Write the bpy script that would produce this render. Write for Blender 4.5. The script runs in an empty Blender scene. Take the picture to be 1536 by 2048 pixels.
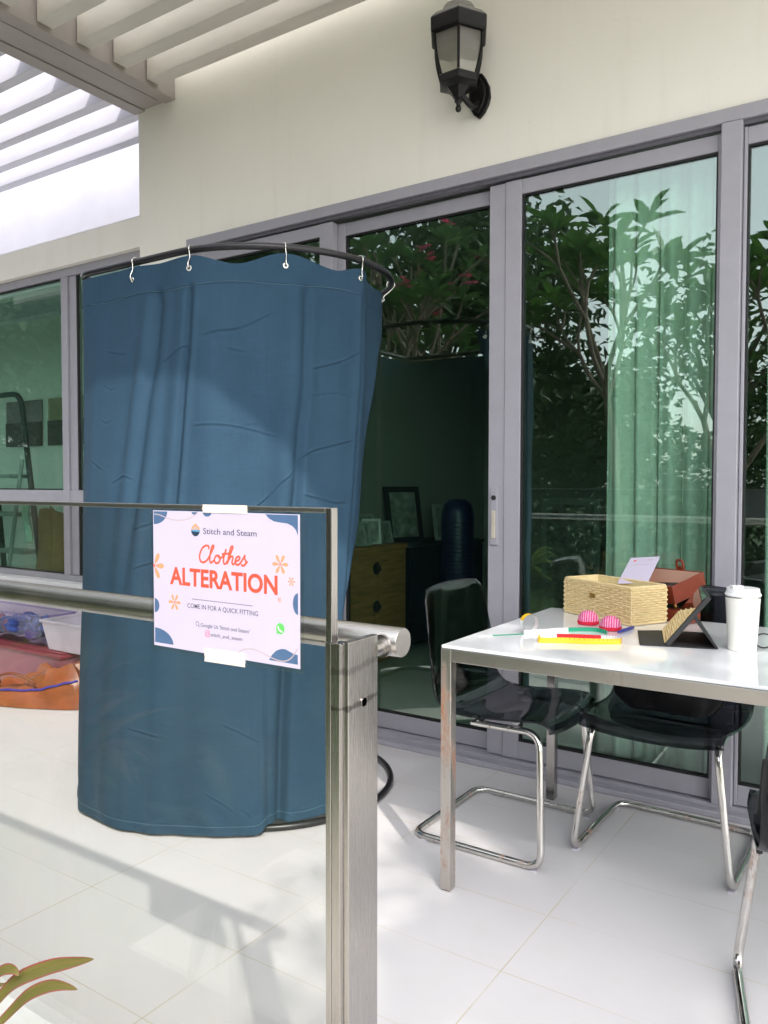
import bpy, math, random
from mathutils import Vector, Matrix
PI = math.pi
R = math.radians
SC = bpy.context.scene
COL = SC.collection

# ------------------------------------------------------------------ camera
cd = bpy.data.cameras.new('camera')
cam = bpy.data.objects.new('camera', cd)
COL.objects.link(cam)
cam.location = (0, 0, 1.22)
cam.rotation_mode = 'XYZ'
cam.rotation_euler = (R(90 - 2.043), R(-0.06), R(33.658))
cd.sensor_fit = 'VERTICAL'
cd.sensor_height = 36.0
cd.lens = 36.0 * 1587.1 / 2048.0
cd.clip_start = 0.02
cd.clip_end = 1000
SC.camera = cam

# ------------------------------------------------------------------ sky, sun, exposure
SUN = Vector((0.557, -0.452, 0.696)).normalized()
w = bpy.data.worlds.new("World")
SC.world = w
w.use_nodes = True
nt = w.node_tree
bg = nt.nodes['Background']
sky = nt.nodes.new('ShaderNodeTexSky')
sky.sky_type = 'NISHITA'
sky.sun_disc = False
sky.sun_elevation = math.asin(SUN.z)
sky.sun_rotation = math.atan2(SUN.x, SUN.y)
sky.air_density = 1.0
sky.dust_density = 2.0
sky.ozone_density = 1.0
hsv = nt.nodes.new('ShaderNodeHueSaturation')
hsv.inputs['Saturation'].default_value = 0.26
nt.links.new(sky.outputs[0], hsv.inputs['Color'])
nt.links.new(hsv.outputs[0], bg.inputs[0])
bg.inputs[1].default_value = 0.15
sd = bpy.data.lights.new('sun', 'SUN')
sd.energy = 1.1
sd.angle = R(0.8)
sd.color = (1.0, 0.94, 0.86)
sun = bpy.data.objects.new('sun', sd)
COL.objects.link(sun)
sun.rotation_euler = SUN.to_track_quat('Z', 'Y').to_euler()
sun.location = (4, -3, 8)
SC.view_settings.view_transform = 'Standard'
SC.view_settings.look = 'None'
SC.view_settings.exposure = 1.76
SC.view_settings.gamma = 1.0
SC.cycles.max_bounces = 10
SC.cycles.transparent_max_bounces = 16
SC.cycles.transmission_bounces = 6
SC.cycles.glossy_bounces = 5
SC.cycles.diffuse_bounces = 4
SC.cycles.caustics_reflective = False
SC.cycles.caustics_refractive = False
SC.cycles.use_denoising = True


# ------------------------------------------------------------------ materials
def srgb(r, g, b):
    f = lambda c: c / 12.92 if c <= .04045 else ((c + .055) / 1.055) ** 2.4
    return (f(r / 255), f(g / 255), f(b / 255))


class NB:
    """small node-tree builder for one material"""
    def __init__(s, name):
        s.m = bpy.data.materials.new(name)
        s.m.use_nodes = True
        s.t = s.m.node_tree
        s.p = s.t.nodes['Principled BSDF']
        s.out = s.t.nodes['Material Output']

    def n(s, kind, **kw):
        nd = s.t.nodes.new('ShaderNode' + kind)
        for k, v in kw.items():
            setattr(nd, k, v)
        return nd

    def l(s, a, b):
        s.t.links.new(a, b)

    def coord(s, scale=(1, 1, 1), kind='Object'):
        tc = s.n('TexCoord')
        mp = s.n('Mapping')
        mp.inputs['Scale'].default_value = scale
        s.l(tc.outputs[kind], mp.inputs['Vector'])
        return mp.outputs[0]

    def noise(s, vec, scale, detail=4, rough=.55):
        nd = s.n('TexNoise')
        nd.inputs['Scale'].default_value = scale
        nd.inputs['Detail'].default_value = detail
        nd.inputs['Roughness'].default_value = rough
        s.l(vec, nd.inputs['Vector'])
        return nd.outputs['Fac']

    def ramp(s, fac, stops):
        nd = s.n('ValToRGB')
        e = nd.color_ramp.elements
        while len(e) < len(stops):
            e.new(0.5)
        for el, (pos, c) in zip(e, stops):
            el.position = pos
            el.color = (*c[:3], 1) if hasattr(c, '__len__') else (c, c, c, 1)
        s.l(fac, nd.inputs['Fac'])
        return nd.outputs['Color']

    def mix(s, fac, a, b, blend='MIX'):
        nd = s.n('Mix', data_type='RGBA', blend_type=blend)
        for sock, v in ((nd.inputs['Factor'], fac), (nd.inputs['A'], a), (nd.inputs['B'], b)):
            if hasattr(v, 'is_linked'):
                s.l(v, sock)
            elif hasattr(v, '__len__'):
                sock.default_value = (*v[:3], 1)
            else:
                sock.default_value = v
        # colour sockets are A_Color / B_Color on the RGBA mix node
        return nd.outputs['Result']

    def math(s, op, a, b=None):
        nd = s.n('Math', operation=op)
        for i, v in enumerate((a, b)):
            if v is None:
                continue
            if hasattr(v, 'is_linked'):
                s.l(v, nd.inputs[i])
            else:
                nd.inputs[i].default_value = v
        return nd.outputs[0]

    def bump(s, h, strength=.2, dist=.01):
        nd = s.n('Bump')
        nd.inputs['Strength'].default_value = strength
        nd.inputs['Distance'].default_value = dist
        s.l(h, nd.inputs['Height'])
        s.l(nd.outputs[0], s.p.inputs['Normal'])
        return nd


def _mix(s, fac, a, b, blend='MIX'):
    nd = s.n('Mix', data_type='RGBA', blend_type=blend)
    ins = [i for i in nd.inputs if i.type == 'RGBA']
    f = nd.inputs[0]
    for sock, v in ((f, fac), (ins[0], a), (ins[1], b)):
        if hasattr(v, 'is_linked'):
            s.l(v, sock)
        elif hasattr(v, '__len__'):
            sock.default_value = (*v[:3], 1)
        else:
            sock.default_value = v
    return [o for o in nd.outputs if o.type == 'RGBA'][0]


NB.mix = _mix


def plain(name, c, rough=.5, metal=0.0, var=.12, vs=6.0, bump=0.0, bs=60.0, stretch=(1, 1, 1), spec=.5, coat=0.0):
    b = NB(name)
    v = b.coord(stretch)
    f = b.noise(v, vs)
    lo = tuple(x * (1 - var) for x in c)
    hi = tuple(min(1, x * (1 + var)) for x in c)
    b.l(b.ramp(f, [(.3, lo), (.7, hi)]), b.p.inputs['Base Color'])
    b.p.inputs['Roughness'].default_value = rough
    b.p.inputs['Metallic'].default_value = metal
    b.p.inputs['Specular IOR Level'].default_value = spec
    b.p.inputs['Coat Weight'].default_value = coat
    if bump:
        b.bump(b.noise(v, bs, 5), bump, .004)
    return b.m


def sheet_glass(name, tint, r0, rough=0.0):
    """clear sheet: tinted straight-through light plus a mirror share that grows towards grazing"""
    b = NB(name)
    lw = b.n('LayerWeight')
    lw.inputs['Blend'].default_value = .5
    f5 = b.math('POWER', lw.outputs['Facing'], 5.0)
    fac = b.math('ADD', b.math('MULTIPLY', f5, 1 - r0), r0)
    tr = b.n('BsdfTransparent')
    tr.inputs[0].default_value = (*tint, 1)
    gl = b.n('BsdfGlossy')
    gl.inputs['Roughness'].default_value = rough
    gl.inputs['Color'].default_value = (.95, 1, .97, 1)
    mx = b.n('MixShader')
    b.l(fac, mx.inputs[0])
    b.l(tr.outputs[0], mx.inputs[1])
    b.l(gl.outputs[0], mx.inputs[2])
    b.l(mx.outputs[0], b.out.inputs[0])
    return b.m


def dusty_glass(name, tint, r0):
    """tinted sheet with a film of dust, specks and dried drips"""
    m = sheet_glass(name, tint, r0)
    t = m.node_tree
    out = t.nodes['Material Output']
    base = out.inputs[0].links[0].from_socket
    tc = t.nodes.new('ShaderNodeTexCoord')

    def nz(scale, sx, sz, lo, hi, amt):
        mp = t.nodes.new('ShaderNodeMapping')
        mp.inputs['Scale'].default_value = (sx, 1, sz)
        t.links.new(tc.outputs['Object'], mp.inputs[0])
        n = t.nodes.new('ShaderNodeTexNoise')
        n.inputs['Scale'].default_value = scale
        n.inputs['Detail'].default_value = 5
        t.links.new(mp.outputs[0], n.inputs['Vector'])
        mr = t.nodes.new('ShaderNodeMapRange')
        mr.inputs[1].default_value, mr.inputs[2].default_value, mr.inputs[3].default_value, mr.inputs[4].default_value = lo, hi, 0, amt
        t.links.new(n.outputs['Fac'], mr.inputs[0])
        return mr.outputs[0]
    a = nz(5, 1, 1, .40, .80, .014)
    b_ = nz(150, 1, 1, .72, .80, .22)
    c_ = nz(14, 3, .25, .62, .85, .035)
    add = t.nodes.new('ShaderNodeMath')
    add.operation = 'ADD'
    t.links.new(a, add.inputs[0])
    t.links.new(b_, add.inputs[1])
    add2 = t.nodes.new('ShaderNodeMath')
    add2.operation = 'ADD'
    t.links.new(add.outputs[0], add2.inputs[0])
    t.links.new(c_, add2.inputs[1])
    df = t.nodes.new('ShaderNodeBsdfDiffuse')
    df.inputs[0].default_value = (.45, .45, .43, 1)
    mx = t.nodes.new('ShaderNodeMixShader')
    t.links.new(add2.outputs[0], mx.inputs[0])
    t.links.new(base, mx.inputs[1])
    t.links.new(df.outputs[0], mx.inputs[2])
    t.links.new(mx.outputs[0], out.inputs[0])
    return m


def leafmat(name, a, c, rough=.45, trans=.3, edge=None):
    b = NB(name)
    f = b.noise(b.coord(), 3.0, 3)
    col = b.ramp(f, [(.3, a), (.7, c)])
    if edge:
        uv = b.n('UVMap')
        sx = b.n('SeparateXYZ')
        b.l(uv.outputs[0], sx.inputs[0])
        d = b.math('ABSOLUTE', b.math('SUBTRACT', sx.outputs[0], .5))
        st = b.n('TexWave')
        st.inputs['Scale'].default_value = 2.2
        st.inputs['Distortion'].default_value = 3.0
        b.l(uv.outputs[0], st.inputs['Vector'])
        fz = b.math('ADD', d, b.math('MULTIPLY', b.math('SUBTRACT', st.outputs['Fac'], .5), .10))
        fac = b.ramp(fz, [(.32, 0.0), (.48, .9)])
        mp = b.n('Mapping')
        mp.inputs['Scale'].default_value = (26, 1.6, 1)
        b.l(uv.outputs[0], mp.inputs[0])
        vein = b.noise(mp.outputs[0], 1.0, 4, .6)
        col = b.mix(b.ramp(vein, [(.40, 0.0), (.66, .6)]), col, srgb(150, 134, 74))
        col = b.mix(b.ramp(b.noise(mp.outputs[0], .55, 3), [(.52, 0.0), (.72, .55)]), col, edge)
        col = b.mix(fac, col, edge)
        b.bump(vein, .35, .002)
    b.l(col, b.p.inputs['Base Color'])
    b.p.inputs['Roughness'].default_value = rough
    if trans:
        tl = b.n('BsdfTranslucent')
        b.l(col, tl.inputs[0])
        mx = b.n('MixShader')
        mx.inputs[0].default_value = trans
        b.l(b.p.outputs[0], mx.inputs[1])
        b.l(tl.outputs[0], mx.inputs[2])
        b.l(mx.outputs[0], b.out.inputs[0])
    return b.m


def floor_tiles():
    b = NB('white porcelain tile')
    tc = b.n('TexCoord')
    sx = b.n('SeparateXYZ')
    b.l(tc.outputs['Object'], sx.inputs[0])

    def line(axis, off, pitch, wid):
        q = b.math('DIVIDE', b.math('ADD', sx.outputs[axis], off), pitch)
        fr = b.math('ABSOLUTE', b.math('SUBTRACT', b.math('FRACT', q), .5))
        return b.math('GREATER_THAN', fr, .5 - wid / pitch / 2), b.math('FLOOR', q)
    lx, cx = line(0, 0.834, 0.605, .0030)
    ly, cy = line(1, -1.475, 0.3075, .0022)
    grout = b.math('MAXIMUM', lx, ly)
    v = b.coord()
    n1 = b.noise(v, 1.3, 5)
    n2 = b.noise(v, 9.0, 6, .7)
    wn = b.n('TexWhiteNoise', noise_dimensions='2D')
    cb = b.n('CombineXYZ')
    b.l(cx, cb.inputs[0])
    b.l(cy, cb.inputs[1])
    b.l(cb.outputs[0], wn.inputs['Vector'])
    base = b.ramp(n1, [(.3, srgb(213, 210, 211)), (.7, srgb(222, 219, 220))])
    base = b.mix(b.ramp(n2, [(.52, 0.0), (.75, .35)]), base, srgb(212, 208, 203))
    base = b.mix(b.math('MULTIPLY', wn.outputs[0], .10), base, srgb(203, 200, 200))
    gcol = b.ramp(b.noise(v, 4.0, 3), [(.35, srgb(214, 211, 206)), (.6, srgb(196, 184, 156))])
    col = b.mix(grout, base, gcol)
    b.l(col, b.p.inputs['Base Color'])
    b.l(b.ramp(b.noise(v, 5, 5), [(.3, .30), (.7, .48)]), b.p.inputs['Roughness'])
    b.p.inputs['Specular IOR Level'].default_value = .35
    h = b.math('SUBTRACT', b.math('MULTIPLY', b.noise(v, 220, 3), .03), grout)
    b.bump(h, .25, .002)
    return b.m


def steel(name, c=(.56, .53, .50), rough=.3, stretch=(60, 60, 1), rust=0.0, scratch=True):
    b = NB(name)
    v = b.coord()
    br = b.noise(b.coord(tuple(x * 5 if x > 1 else 1.5 for x in stretch)), 6.0, 4, .6)
    big = b.noise(v, 7.0, 5, .65)
    col = b.ramp(br, [(.25, tuple(x * .92 for x in c)), (.75, tuple(min(1, x * 1.06) for x in c))])
    col = b.mix(b.ramp(big, [(.52, 0.0), (.85, .35)]), col, tuple(x * .72 for x in c))
    b.p.inputs['Metallic'].default_value = 1.0
    if rust:
        rn = b.noise(b.coord((1, 1, .35)), 11.0, 6, .7)
        rf = b.ramp(rn, [(.62 - rust, 0.0), (.72 - rust * .6, .9)])
        col = b.mix(rf, col, srgb(150, 96, 60))
        b.l(b.math('SUBTRACT', 1.0, b.math('MULTIPLY', rf, .8)), b.p.inputs['Metallic'])
    b.l(col, b.p.inputs['Base Color'])
    b.l(b.ramp(br, [(.2, rough * .8), (.8, min(1, rough * 1.35))]), b.p.inputs['Roughness'])
    b.bump(br, .02, .001)
    return b.m


def fabric(name, a, c, weave=900.0, rough=.85, bump=.25, sheen=0.0):
    b = NB(name)
    v = b.coord()
    n = b.noise(v, 3.0, 6, .65)
    slub = b.noise(b.coord((300, 300, 14)), 1.0, 3)
    slub2 = b.noise(b.coord((16, 16, 330)), 1.0, 3)
    col = b.ramp(n, [(.3, a), (.7, c)])
    sl = b.math('ADD', b.math('MULTIPLY', slub, .5), b.math('MULTIPLY', slub2, .5))
    col = b.mix(b.ramp(sl, [(.42, .0), (.62, .16)]), col, tuple(min(1, x * 1.55) for x in c))
    b.l(col, b.p.inputs['Base Color'])
    b.p.inputs['Roughness'].default_value = rough
    b.p.inputs['Specular IOR Level'].default_value = .2
    b.p.inputs['Sheen Weight'].default_value = sheen
    b.bump(b.math('ADD', sl, b.math('MULTIPLY', n, .3)), bump, .003)
    return b.m


def wicker():
    b = NB('woven pale cane')
    v = b.coord()
    wv = b.noise(b.coord((9, 9, 120)), 3.0, 3)
    col = b.ramp(wv, [(.3, srgb(216, 188, 132)), (.7, srgb(240, 220, 172))])
    b.l(col, b.p.inputs['Base Color'])
    b.p.inputs['Roughness'].default_value = .55
    return b.m


def tape_mat():
    return [plain('tape white', (.82, .80, .80), .45, var=.03), plain('tape yellow', srgb(238, 190, 40), .45, var=.05),
            plain('tape red', srgb(214, 28, 40), .45, var=.05), plain('tape green', srgb(24, 158, 120), .45, var=.05),
            plain('tape ink', (.03, .03, .03), .5)]


def gingham():
    b = NB('pink gingham')
    sx = b.n('SeparateXYZ')
    uv = b.n('UVMap')
    b.l(uv.outputs[0], sx.inputs[0])
    u = b.math('GREATER_THAN', b.math('FRACT', b.math('MULTIPLY', sx.outputs[0], 10.0)), .5)
    q = b.math('GREATER_THAN', b.math('FRACT', b.math('MULTIPLY', sx.outputs[1], 10.0)), .5)
    s = b.math('MULTIPLY', b.math('ADD', u, q), .5)
    b.l(b.ramp(s, [(0.0, srgb(240, 205, 222)), (.5, srgb(226, 88, 150)), (1.0, srgb(200, 24, 104))]), b.p.inputs['Base Color'])
    b.p.inputs['Roughness'].default_value = .8
    return b.m


def frosted():
    b = NB('pale lantern glass')
    tr = b.n('BsdfTransparent')
    tr.inputs[0].default_value = (.97, .96, .92, 1)
    tl = b.n('BsdfTranslucent')
    tl.inputs[0].default_value = (.82, .80, .72, 1)
    df = b.n('BsdfDiffuse')
    df.inputs[0].default_value = (.74, .72, .64, 1)
    m1 = b.n('MixShader')
    b.l(tl.outputs[0], m1.inputs[1])
    b.l(df.outputs[0], m1.inputs[2])
    m2 = b.n('MixShader')
    m2.inputs[0].default_value = .42
    b.l(tr.outputs[0], m2.inputs[1])
    b.l(m1.outputs[0], m2.inputs[2])
    m3 = b.n('MixShader')
    m3.inputs[0].default_value = .05
    gl = b.n('BsdfGlossy')
    gl.inputs['Roughness'].default_value = .1
    b.l(m2.outputs[0], m3.inputs[1])
    b.l(gl.outputs[0], m3.inputs[2])
    b.l(m3.outputs[0], b.out.inputs[0])
    return b.m


def plaster():
    b = NB('cream wall paint')
    v = b.coord()
    big = b.noise(v, 1.1, 6, .6)
    st = b.noise(b.coord((5, 5, .5)), 2.0, 5, .65)
    sp = b.noise(v, 46, 3, .6)
    col = b.ramp(big, [(.3, srgb(240, 237, 228)), (.7, srgb(246, 243, 235))])
    col = b.mix(b.ramp(st, [(.55, 0.0), (.85, .20)]), col, srgb(204, 198, 184))
    col = b.mix(b.ramp(sp, [(.70, 0.0), (.78, .35)]), col, srgb(206, 198, 182))
    b.l(col, b.p.inputs['Base Color'])
    b.p.inputs['Roughness'].default_value = .8
    b.p.inputs['Specular IOR Level'].default_value = .25
    h = b.math('ADD', b.noise(v, 34, 5, .6), b.math('MULTIPLY', b.noise(v, 150, 3), .5))
    b.bump(h, .22, .004)
    return b.m


M = dict(
    tile=floor_tiles(),
    wall=plaster(),
    white=plain('white wall paint', srgb(236, 235, 236), .75, var=.03, vs=1.6, bump=.1, bs=30),
    room=plain('room wall paint', srgb(160, 158, 146), .85, var=.03, vs=1.0), roomw=plain('pale room wall paint', srgb(236, 236, 232), .85, var=.03, vs=1.0),  # main room's dimness is put into a darker wall colour; left room stays bright
    roomfloor=plain('room floor', srgb(170, 172, 165), .35, var=.1, vs=2.0),
    alu=plain('grey powder coat', srgb(163, 161, 170), .42, var=.035, vs=14, bump=.03, bs=240),
    alud=plain('dark track', srgb(96, 94, 102), .5, var=.08, vs=20),
    gasket=plain('black gasket', (.012, .012, .013), .6),
    glass=sheet_glass('green door glass', (.815, .960, .895), .125),
    clear=dusty_glass('tinted railing glass', (.858, .866, .852), .024), lensglass=sheet_glass('lens glass', (.96, .97, .97), .03),
    perg=plain('pergola paint', srgb(208, 204, 194), .6, var=.06, vs=3.0, stretch=(1, 5, 5), bump=.05, bs=40),
    pergd=plain('pergola beam paint', srgb(160, 153, 147), .55, var=.08, vs=3.0, bump=.05, bs=40),
    black=plain('black paint', (.016, .016, .018), .38, var=.25, vs=9, bump=.08, bs=60),
    pipe=plain('black pipe', (.014, .013, .016), .30, var=.2, vs=8),
    lampmetal=plain('black cast metal', (.0075, .007, .0078), .38, var=.3, vs=18, bump=.2, bs=90, spec=.35),
    lamptop=plain('pale lamp roof', srgb(120, 118, 112), .6, var=.35, vs=16),  # mottled grey, paler than the lantern's black metal
    frost=frosted(),
    steel=steel('brushed steel', (.42, .402, .388), .24),
    steelh=steel('brushed handrail steel', (.52, .50, .475), .28, (1, 60, 60)),
    steelrust=steel('rusting brushed steel', (.54, .51, .475), .30, (50, 50, 1), rust=.13),
    steelfr=steel('table rail steel', (.50, .475, .445), .30, (1, 50, 50), rust=.03),
    chrome=steel('chromed tube', (.66, .64, .61), .12, (1, 1, 1), rust=.05),
    topglass=plain('white table glass', srgb(238, 240, 243), .06, var=.01, coat=.3),
    navy=fabric('blue canvas', (.0200, .0500, .0850), (.0275, .0630, .1030)),
    stitch=plain('pale stitching', (.065, .125, .17), .8),
    ring=plain('nickel eyelet', (.72, .70, .66), .25, metal=1.0),
    cream=fabric('cream drape', (.62, .63, .57), (.70, .71, .64), rough=.9),
    paper=plain('poster paper', srgb(216, 207, 229), .5, var=.01),
    pouch=sheet_glass('laminate film', (.985, .985, .99), .045, .18),
    maskt=plain('masking tape', srgb(218, 204, 194), .7, var=.04, vs=40, bump=.2, bs=200),
    ink=plain('grey ink', srgb(70, 66, 88), .6, var=.02), orange=plain('coral ink', srgb(240, 92, 66), .6, var=.02),
    peach=plain('peach ink', srgb(232, 168, 124), .6, var=.02), slate=plain('slate blue ink', srgb(82, 112, 150), .6, var=.05, vs=60),
    taupe=plain('taupe ink', srgb(190, 172, 172), .6), pinkink=plain('pink ink', srgb(226, 74, 120), .6), greenink=plain('green ink', srgb(112, 214, 108), .6),
    skyink=plain('light blue ink', srgb(92, 150, 190), .6), darkink=plain('dark blue ink', srgb(40, 62, 84), .6), whiteink=plain('white ink', (.9, .9, .9), .6),
    wicker=wicker(), wickin=plain('basket lining', srgb(230, 212, 164), .7, var=.08, vs=40),
    leather=plain('brown leather', srgb(122, 48, 28), .45, var=.12, vs=30, bump=.15, bs=300),
    lining=plain('pink suede lining', srgb(226, 186, 164), .9, var=.05),
    brass=plain('brass', srgb(212, 170, 96), .3, metal=1.0),
    folio=plain('black folio cover', (.02, .02, .021), .6, var=.1, bump=.15, bs=400),
    screen=plain('dark screen glass', (.006, .006, .007), .02, var=0, coat=1.0),
    cup=plain('white enamel cup', srgb(240, 238, 230), .32, var=.01), lid=plain('white plastic lid', srgb(242, 242, 244), .4, var=.01),
    pen=plain('blue plastic', srgb(20, 50, 160), .3), ging=gingham(), redfelt=plain('red felt', srgb(206, 30, 60), .9, var=.08),
    bagblack=fabric('black bag cloth', (.010, .010, .011), (.018, .018, .02), sheen=.05),
    bagnavy=fabric('dark slate cloth', (.02, .026, .034), (.03, .036, .045)),
    chest=plain('mango wood', srgb(172, 124, 74), .5, var=.3, vs=5, stretch=(1, 1, 9), bump=.1, bs=40),
    knob=plain('dark iron', (.02, .02, .02), .5), blackwood=plain('black stained wood', (.02, .02, .024), .4, var=.2),
    tower=plain('dark blue plastic', srgb(26, 30, 66), .35), photo=plain('photo print', srgb(140, 140, 130), .4, var=.6, vs=14),
    framew=plain('silver frame', srgb(170, 172, 164), .35, metal=.4), framed=plain('dark frame', (.03, .026, .022), .5),
    ladder=plain('ladder grey', srgb(70, 72, 76), .45), ladderw=plain('ladder pale', srgb(170, 175, 175), .4),
    art=plain('framed print', srgb(132, 122, 126), .6, var=.3, vs=3), art2=plain('framed print yellow', srgb(160, 154, 124), .6, var=.3, vs=3),
    orangebag=plain('orange shiny bag', srgb(140, 76, 40), .36, var=.25, vs=9, bump=.3, bs=30), bluepiping=plain('blue piping', srgb(58, 50, 150), .5),
    redlid=plain('red plastic', srgb(122, 44, 58), .35), pinkbox=plain('pink plastic', srgb(150, 92, 106), .4, var=.1),
    clearbox=sheet_glass('clear plastic', (.90, .86, .95), .03, .1), greybin=plain('white plastic bin', srgb(206, 200, 212), .4),
    purple=plain('purple cloth', srgb(84, 66, 140), .7, var=.5, vs=9), beads=plain('coloured beads', srgb(90, 120, 170), .25, var=.9, vs=30),
    kraft=plain('kraft paper', srgb(168, 122, 72), .8, var=.15, bump=.3, bs=8), denim=fabric('printed denim', (.02, .04, .09), (.06, .10, .17)),
    towel=plain('pale green towel', srgb(180, 214, 200), .9), bark=plain('grey bark', srgb(112, 100, 88), .85, var=.35, vs=9, bump=.5, bs=30),
    grass=plain('lawn grass', (.045, .085, .022), .9, var=.5, vs=3.0, bump=.6, bs=40),
    soil=plain('planting soil', (.05, .035, .025), .95, var=.4, vs=20, bump=.6, bs=50),
    plum=leafmat('plumeria leaf', (.042, .105, .020), (.085, .175, .040), .38, .42),
    oleander=leafmat('oleander leaf', (.035, .09, .022), (.085, .17, .05), .4, .3),
    dark=leafmat('dark tree leaf', (.018, .045, .012), (.045, .085, .022), .5, .25),
    mid=leafmat('tree leaf', (.03, .07, .016), (.065, .125, .032), .5, .3),
    flower=plain('pink petals', srgb(232, 84, 150), .6, var=.2), stem=plain('plant stem', srgb(96, 92, 60), .8, var=.2),
    cord=leafmat('cordyline leaf', srgb(84, 96, 44), srgb(128, 130, 66), .4, .3, edge=srgb(158, 66, 78)),
    cordg=leafmat('green strap leaf', srgb(60, 92, 40), srgb(118, 138, 66), .4, .3),
)


def smoky():
    b = NB('smoky clear plastic')
    lw = b.n('LayerWeight')
    lw.inputs['Blend'].default_value = .5
    f5 = b.math('POWER', lw.outputs['Facing'], 4.0)
    fac = b.math('ADD', b.math('MULTIPLY', f5, .75), .045)
    tr = b.n('BsdfTransparent')
    tr.inputs[0].default_value = (.275, .295, .325, 1)
    gl = b.n('BsdfGlossy')
    gl.inputs['Roughness'].default_value = .05
    mx = b.n('MixShader')
    b.l(fac, mx.inputs[0])
    b.l(tr.outputs[0], mx.inputs[1])
    b.l(gl.outputs[0], mx.inputs[2])
    b.l(mx.outputs[0], b.out.inputs[0])
    return b.m


def poly_sheet(name, c, k):
    b = NB(name)
    tl = b.n('BsdfTranslucent')
    tl.inputs[0].default_value = (*[x * k for x in c], 1)
    mx = b.n('MixShader')
    mx.inputs[0].default_value = .12
    b.l(tl.outputs[0], mx.inputs[1])
    b.l(b.p.outputs[0], mx.inputs[2])
    b.p.inputs['Base Color'].default_value = (*c, 1)
    b.p.inputs['Roughness'].default_value = .4
    b.l(mx.outputs[0], b.out.inputs[0])
    return b.m


def smeared():
    """the post's steel with two grimy scuff bands and fine scratches"""
    m = steel('scuffed post steel', (.42, .402, .388), .24)
    t = m.node_tree
    p = t.nodes['Principled BSDF']
    src = p.inputs['Base Color'].links[0].from_socket
    tc = t.nodes.new('ShaderNodeTexCoord')
    sx = t.nodes.new('ShaderNodeSeparateXYZ')
    t.links.new(tc.outputs['Object'], sx.inputs[0])

    def mth(op, a, b):
        n = t.nodes.new('ShaderNodeMath')
        n.operation = op
        for i, v in enumerate((a, b)):
            if hasattr(v, 'is_linked'):
                t.links.new(v, n.inputs[i])
            else:
                n.inputs[i].default_value = v
        return n.outputs[0]
    nz = t.nodes.new('ShaderNodeTexNoise')
    nz.inputs['Scale'].default_value = 60
    nz.inputs['Detail'].default_value = 6
    t.links.new(tc.outputs['Object'], nz.inputs['Vector'])
    tot = None
    for z0, wd, amt in ((.922, .0045, .75), (.972, .006, .45)):
        d = mth('ABSOLUTE', mth('SUBTRACT', sx.outputs[2], mth('ADD', mth('MULTIPLY', mth('SUBTRACT', sx.outputs[1], .88), .10), z0)), 0)
        mr = t.nodes.new('ShaderNodeMapRange')
        mr.interpolation_type = 'SMOOTHSTEP'
        mr.inputs[1].default_value, mr.inputs[2].default_value, mr.inputs[3].default_value, mr.inputs[4].default_value = wd, wd * .3, 0, amt
        t.links.new(mth('ADD', d, mth('MULTIPLY', mth('SUBTRACT', nz.outputs['Fac'], .5), .012)), mr.inputs[0])
        tot = mr.outputs[0] if tot is None else mth('MAXIMUM', tot, mr.outputs[0])
    sc = t.nodes.new('ShaderNodeTexNoise')
    mp = t.nodes.new('ShaderNodeMapping')
    mp.inputs['Scale'].default_value = (1, 190, 38)
    mp.inputs['Rotation'].default_value = (.5, 0, 0)
    t.links.new(tc.outputs['Object'], mp.inputs[0])
    t.links.new(mp.outputs[0], sc.inputs['Vector'])
    sc.inputs['Scale'].default_value = 1.5
    ms = t.nodes.new('ShaderNodeMapRange')
    ms.inputs[1].default_value, ms.inputs[2].default_value, ms.inputs[3].default_value, ms.inputs[4].default_value = .70, .76, 0, .35
    t.links.new(sc.outputs['Fac'], ms.inputs[0])
    tot = mth('MAXIMUM', tot, ms.outputs[0])
    mx = t.nodes.new('ShaderNodeMix')
    mx.data_type = 'RGBA'
    ins = [i for i in mx.inputs if i.type == 'RGBA']
    t.links.new(tot, mx.inputs[0])
    t.links.new(src, ins[0])
    ins[1].default_value = (.12, .11, .105, 1)
    t.links.new([o for o in mx.outputs if o.type == 'RGBA'][0], p.inputs['Base Color'])
    return m


M['smoky'] = smoky()
M['sheetl'] = poly_sheet('opal roof sheet', (.92, .92, .95), .95)
M['sheetr'] = poly_sheet('grimy roof sheet', (.9, .9, .9), .9)


# ------------------------------------------------------------------ mesh helpers
def put(parent, o):
    """parents o to parent; o's mesh is in world coordinates when parent is a thing's Empty"""
    if parent is None:
        return
    o.parent = parent
    if parent.type == 'EMPTY':
        o.matrix_parent_inverse = parent.matrix_basis.inverted()


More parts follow.
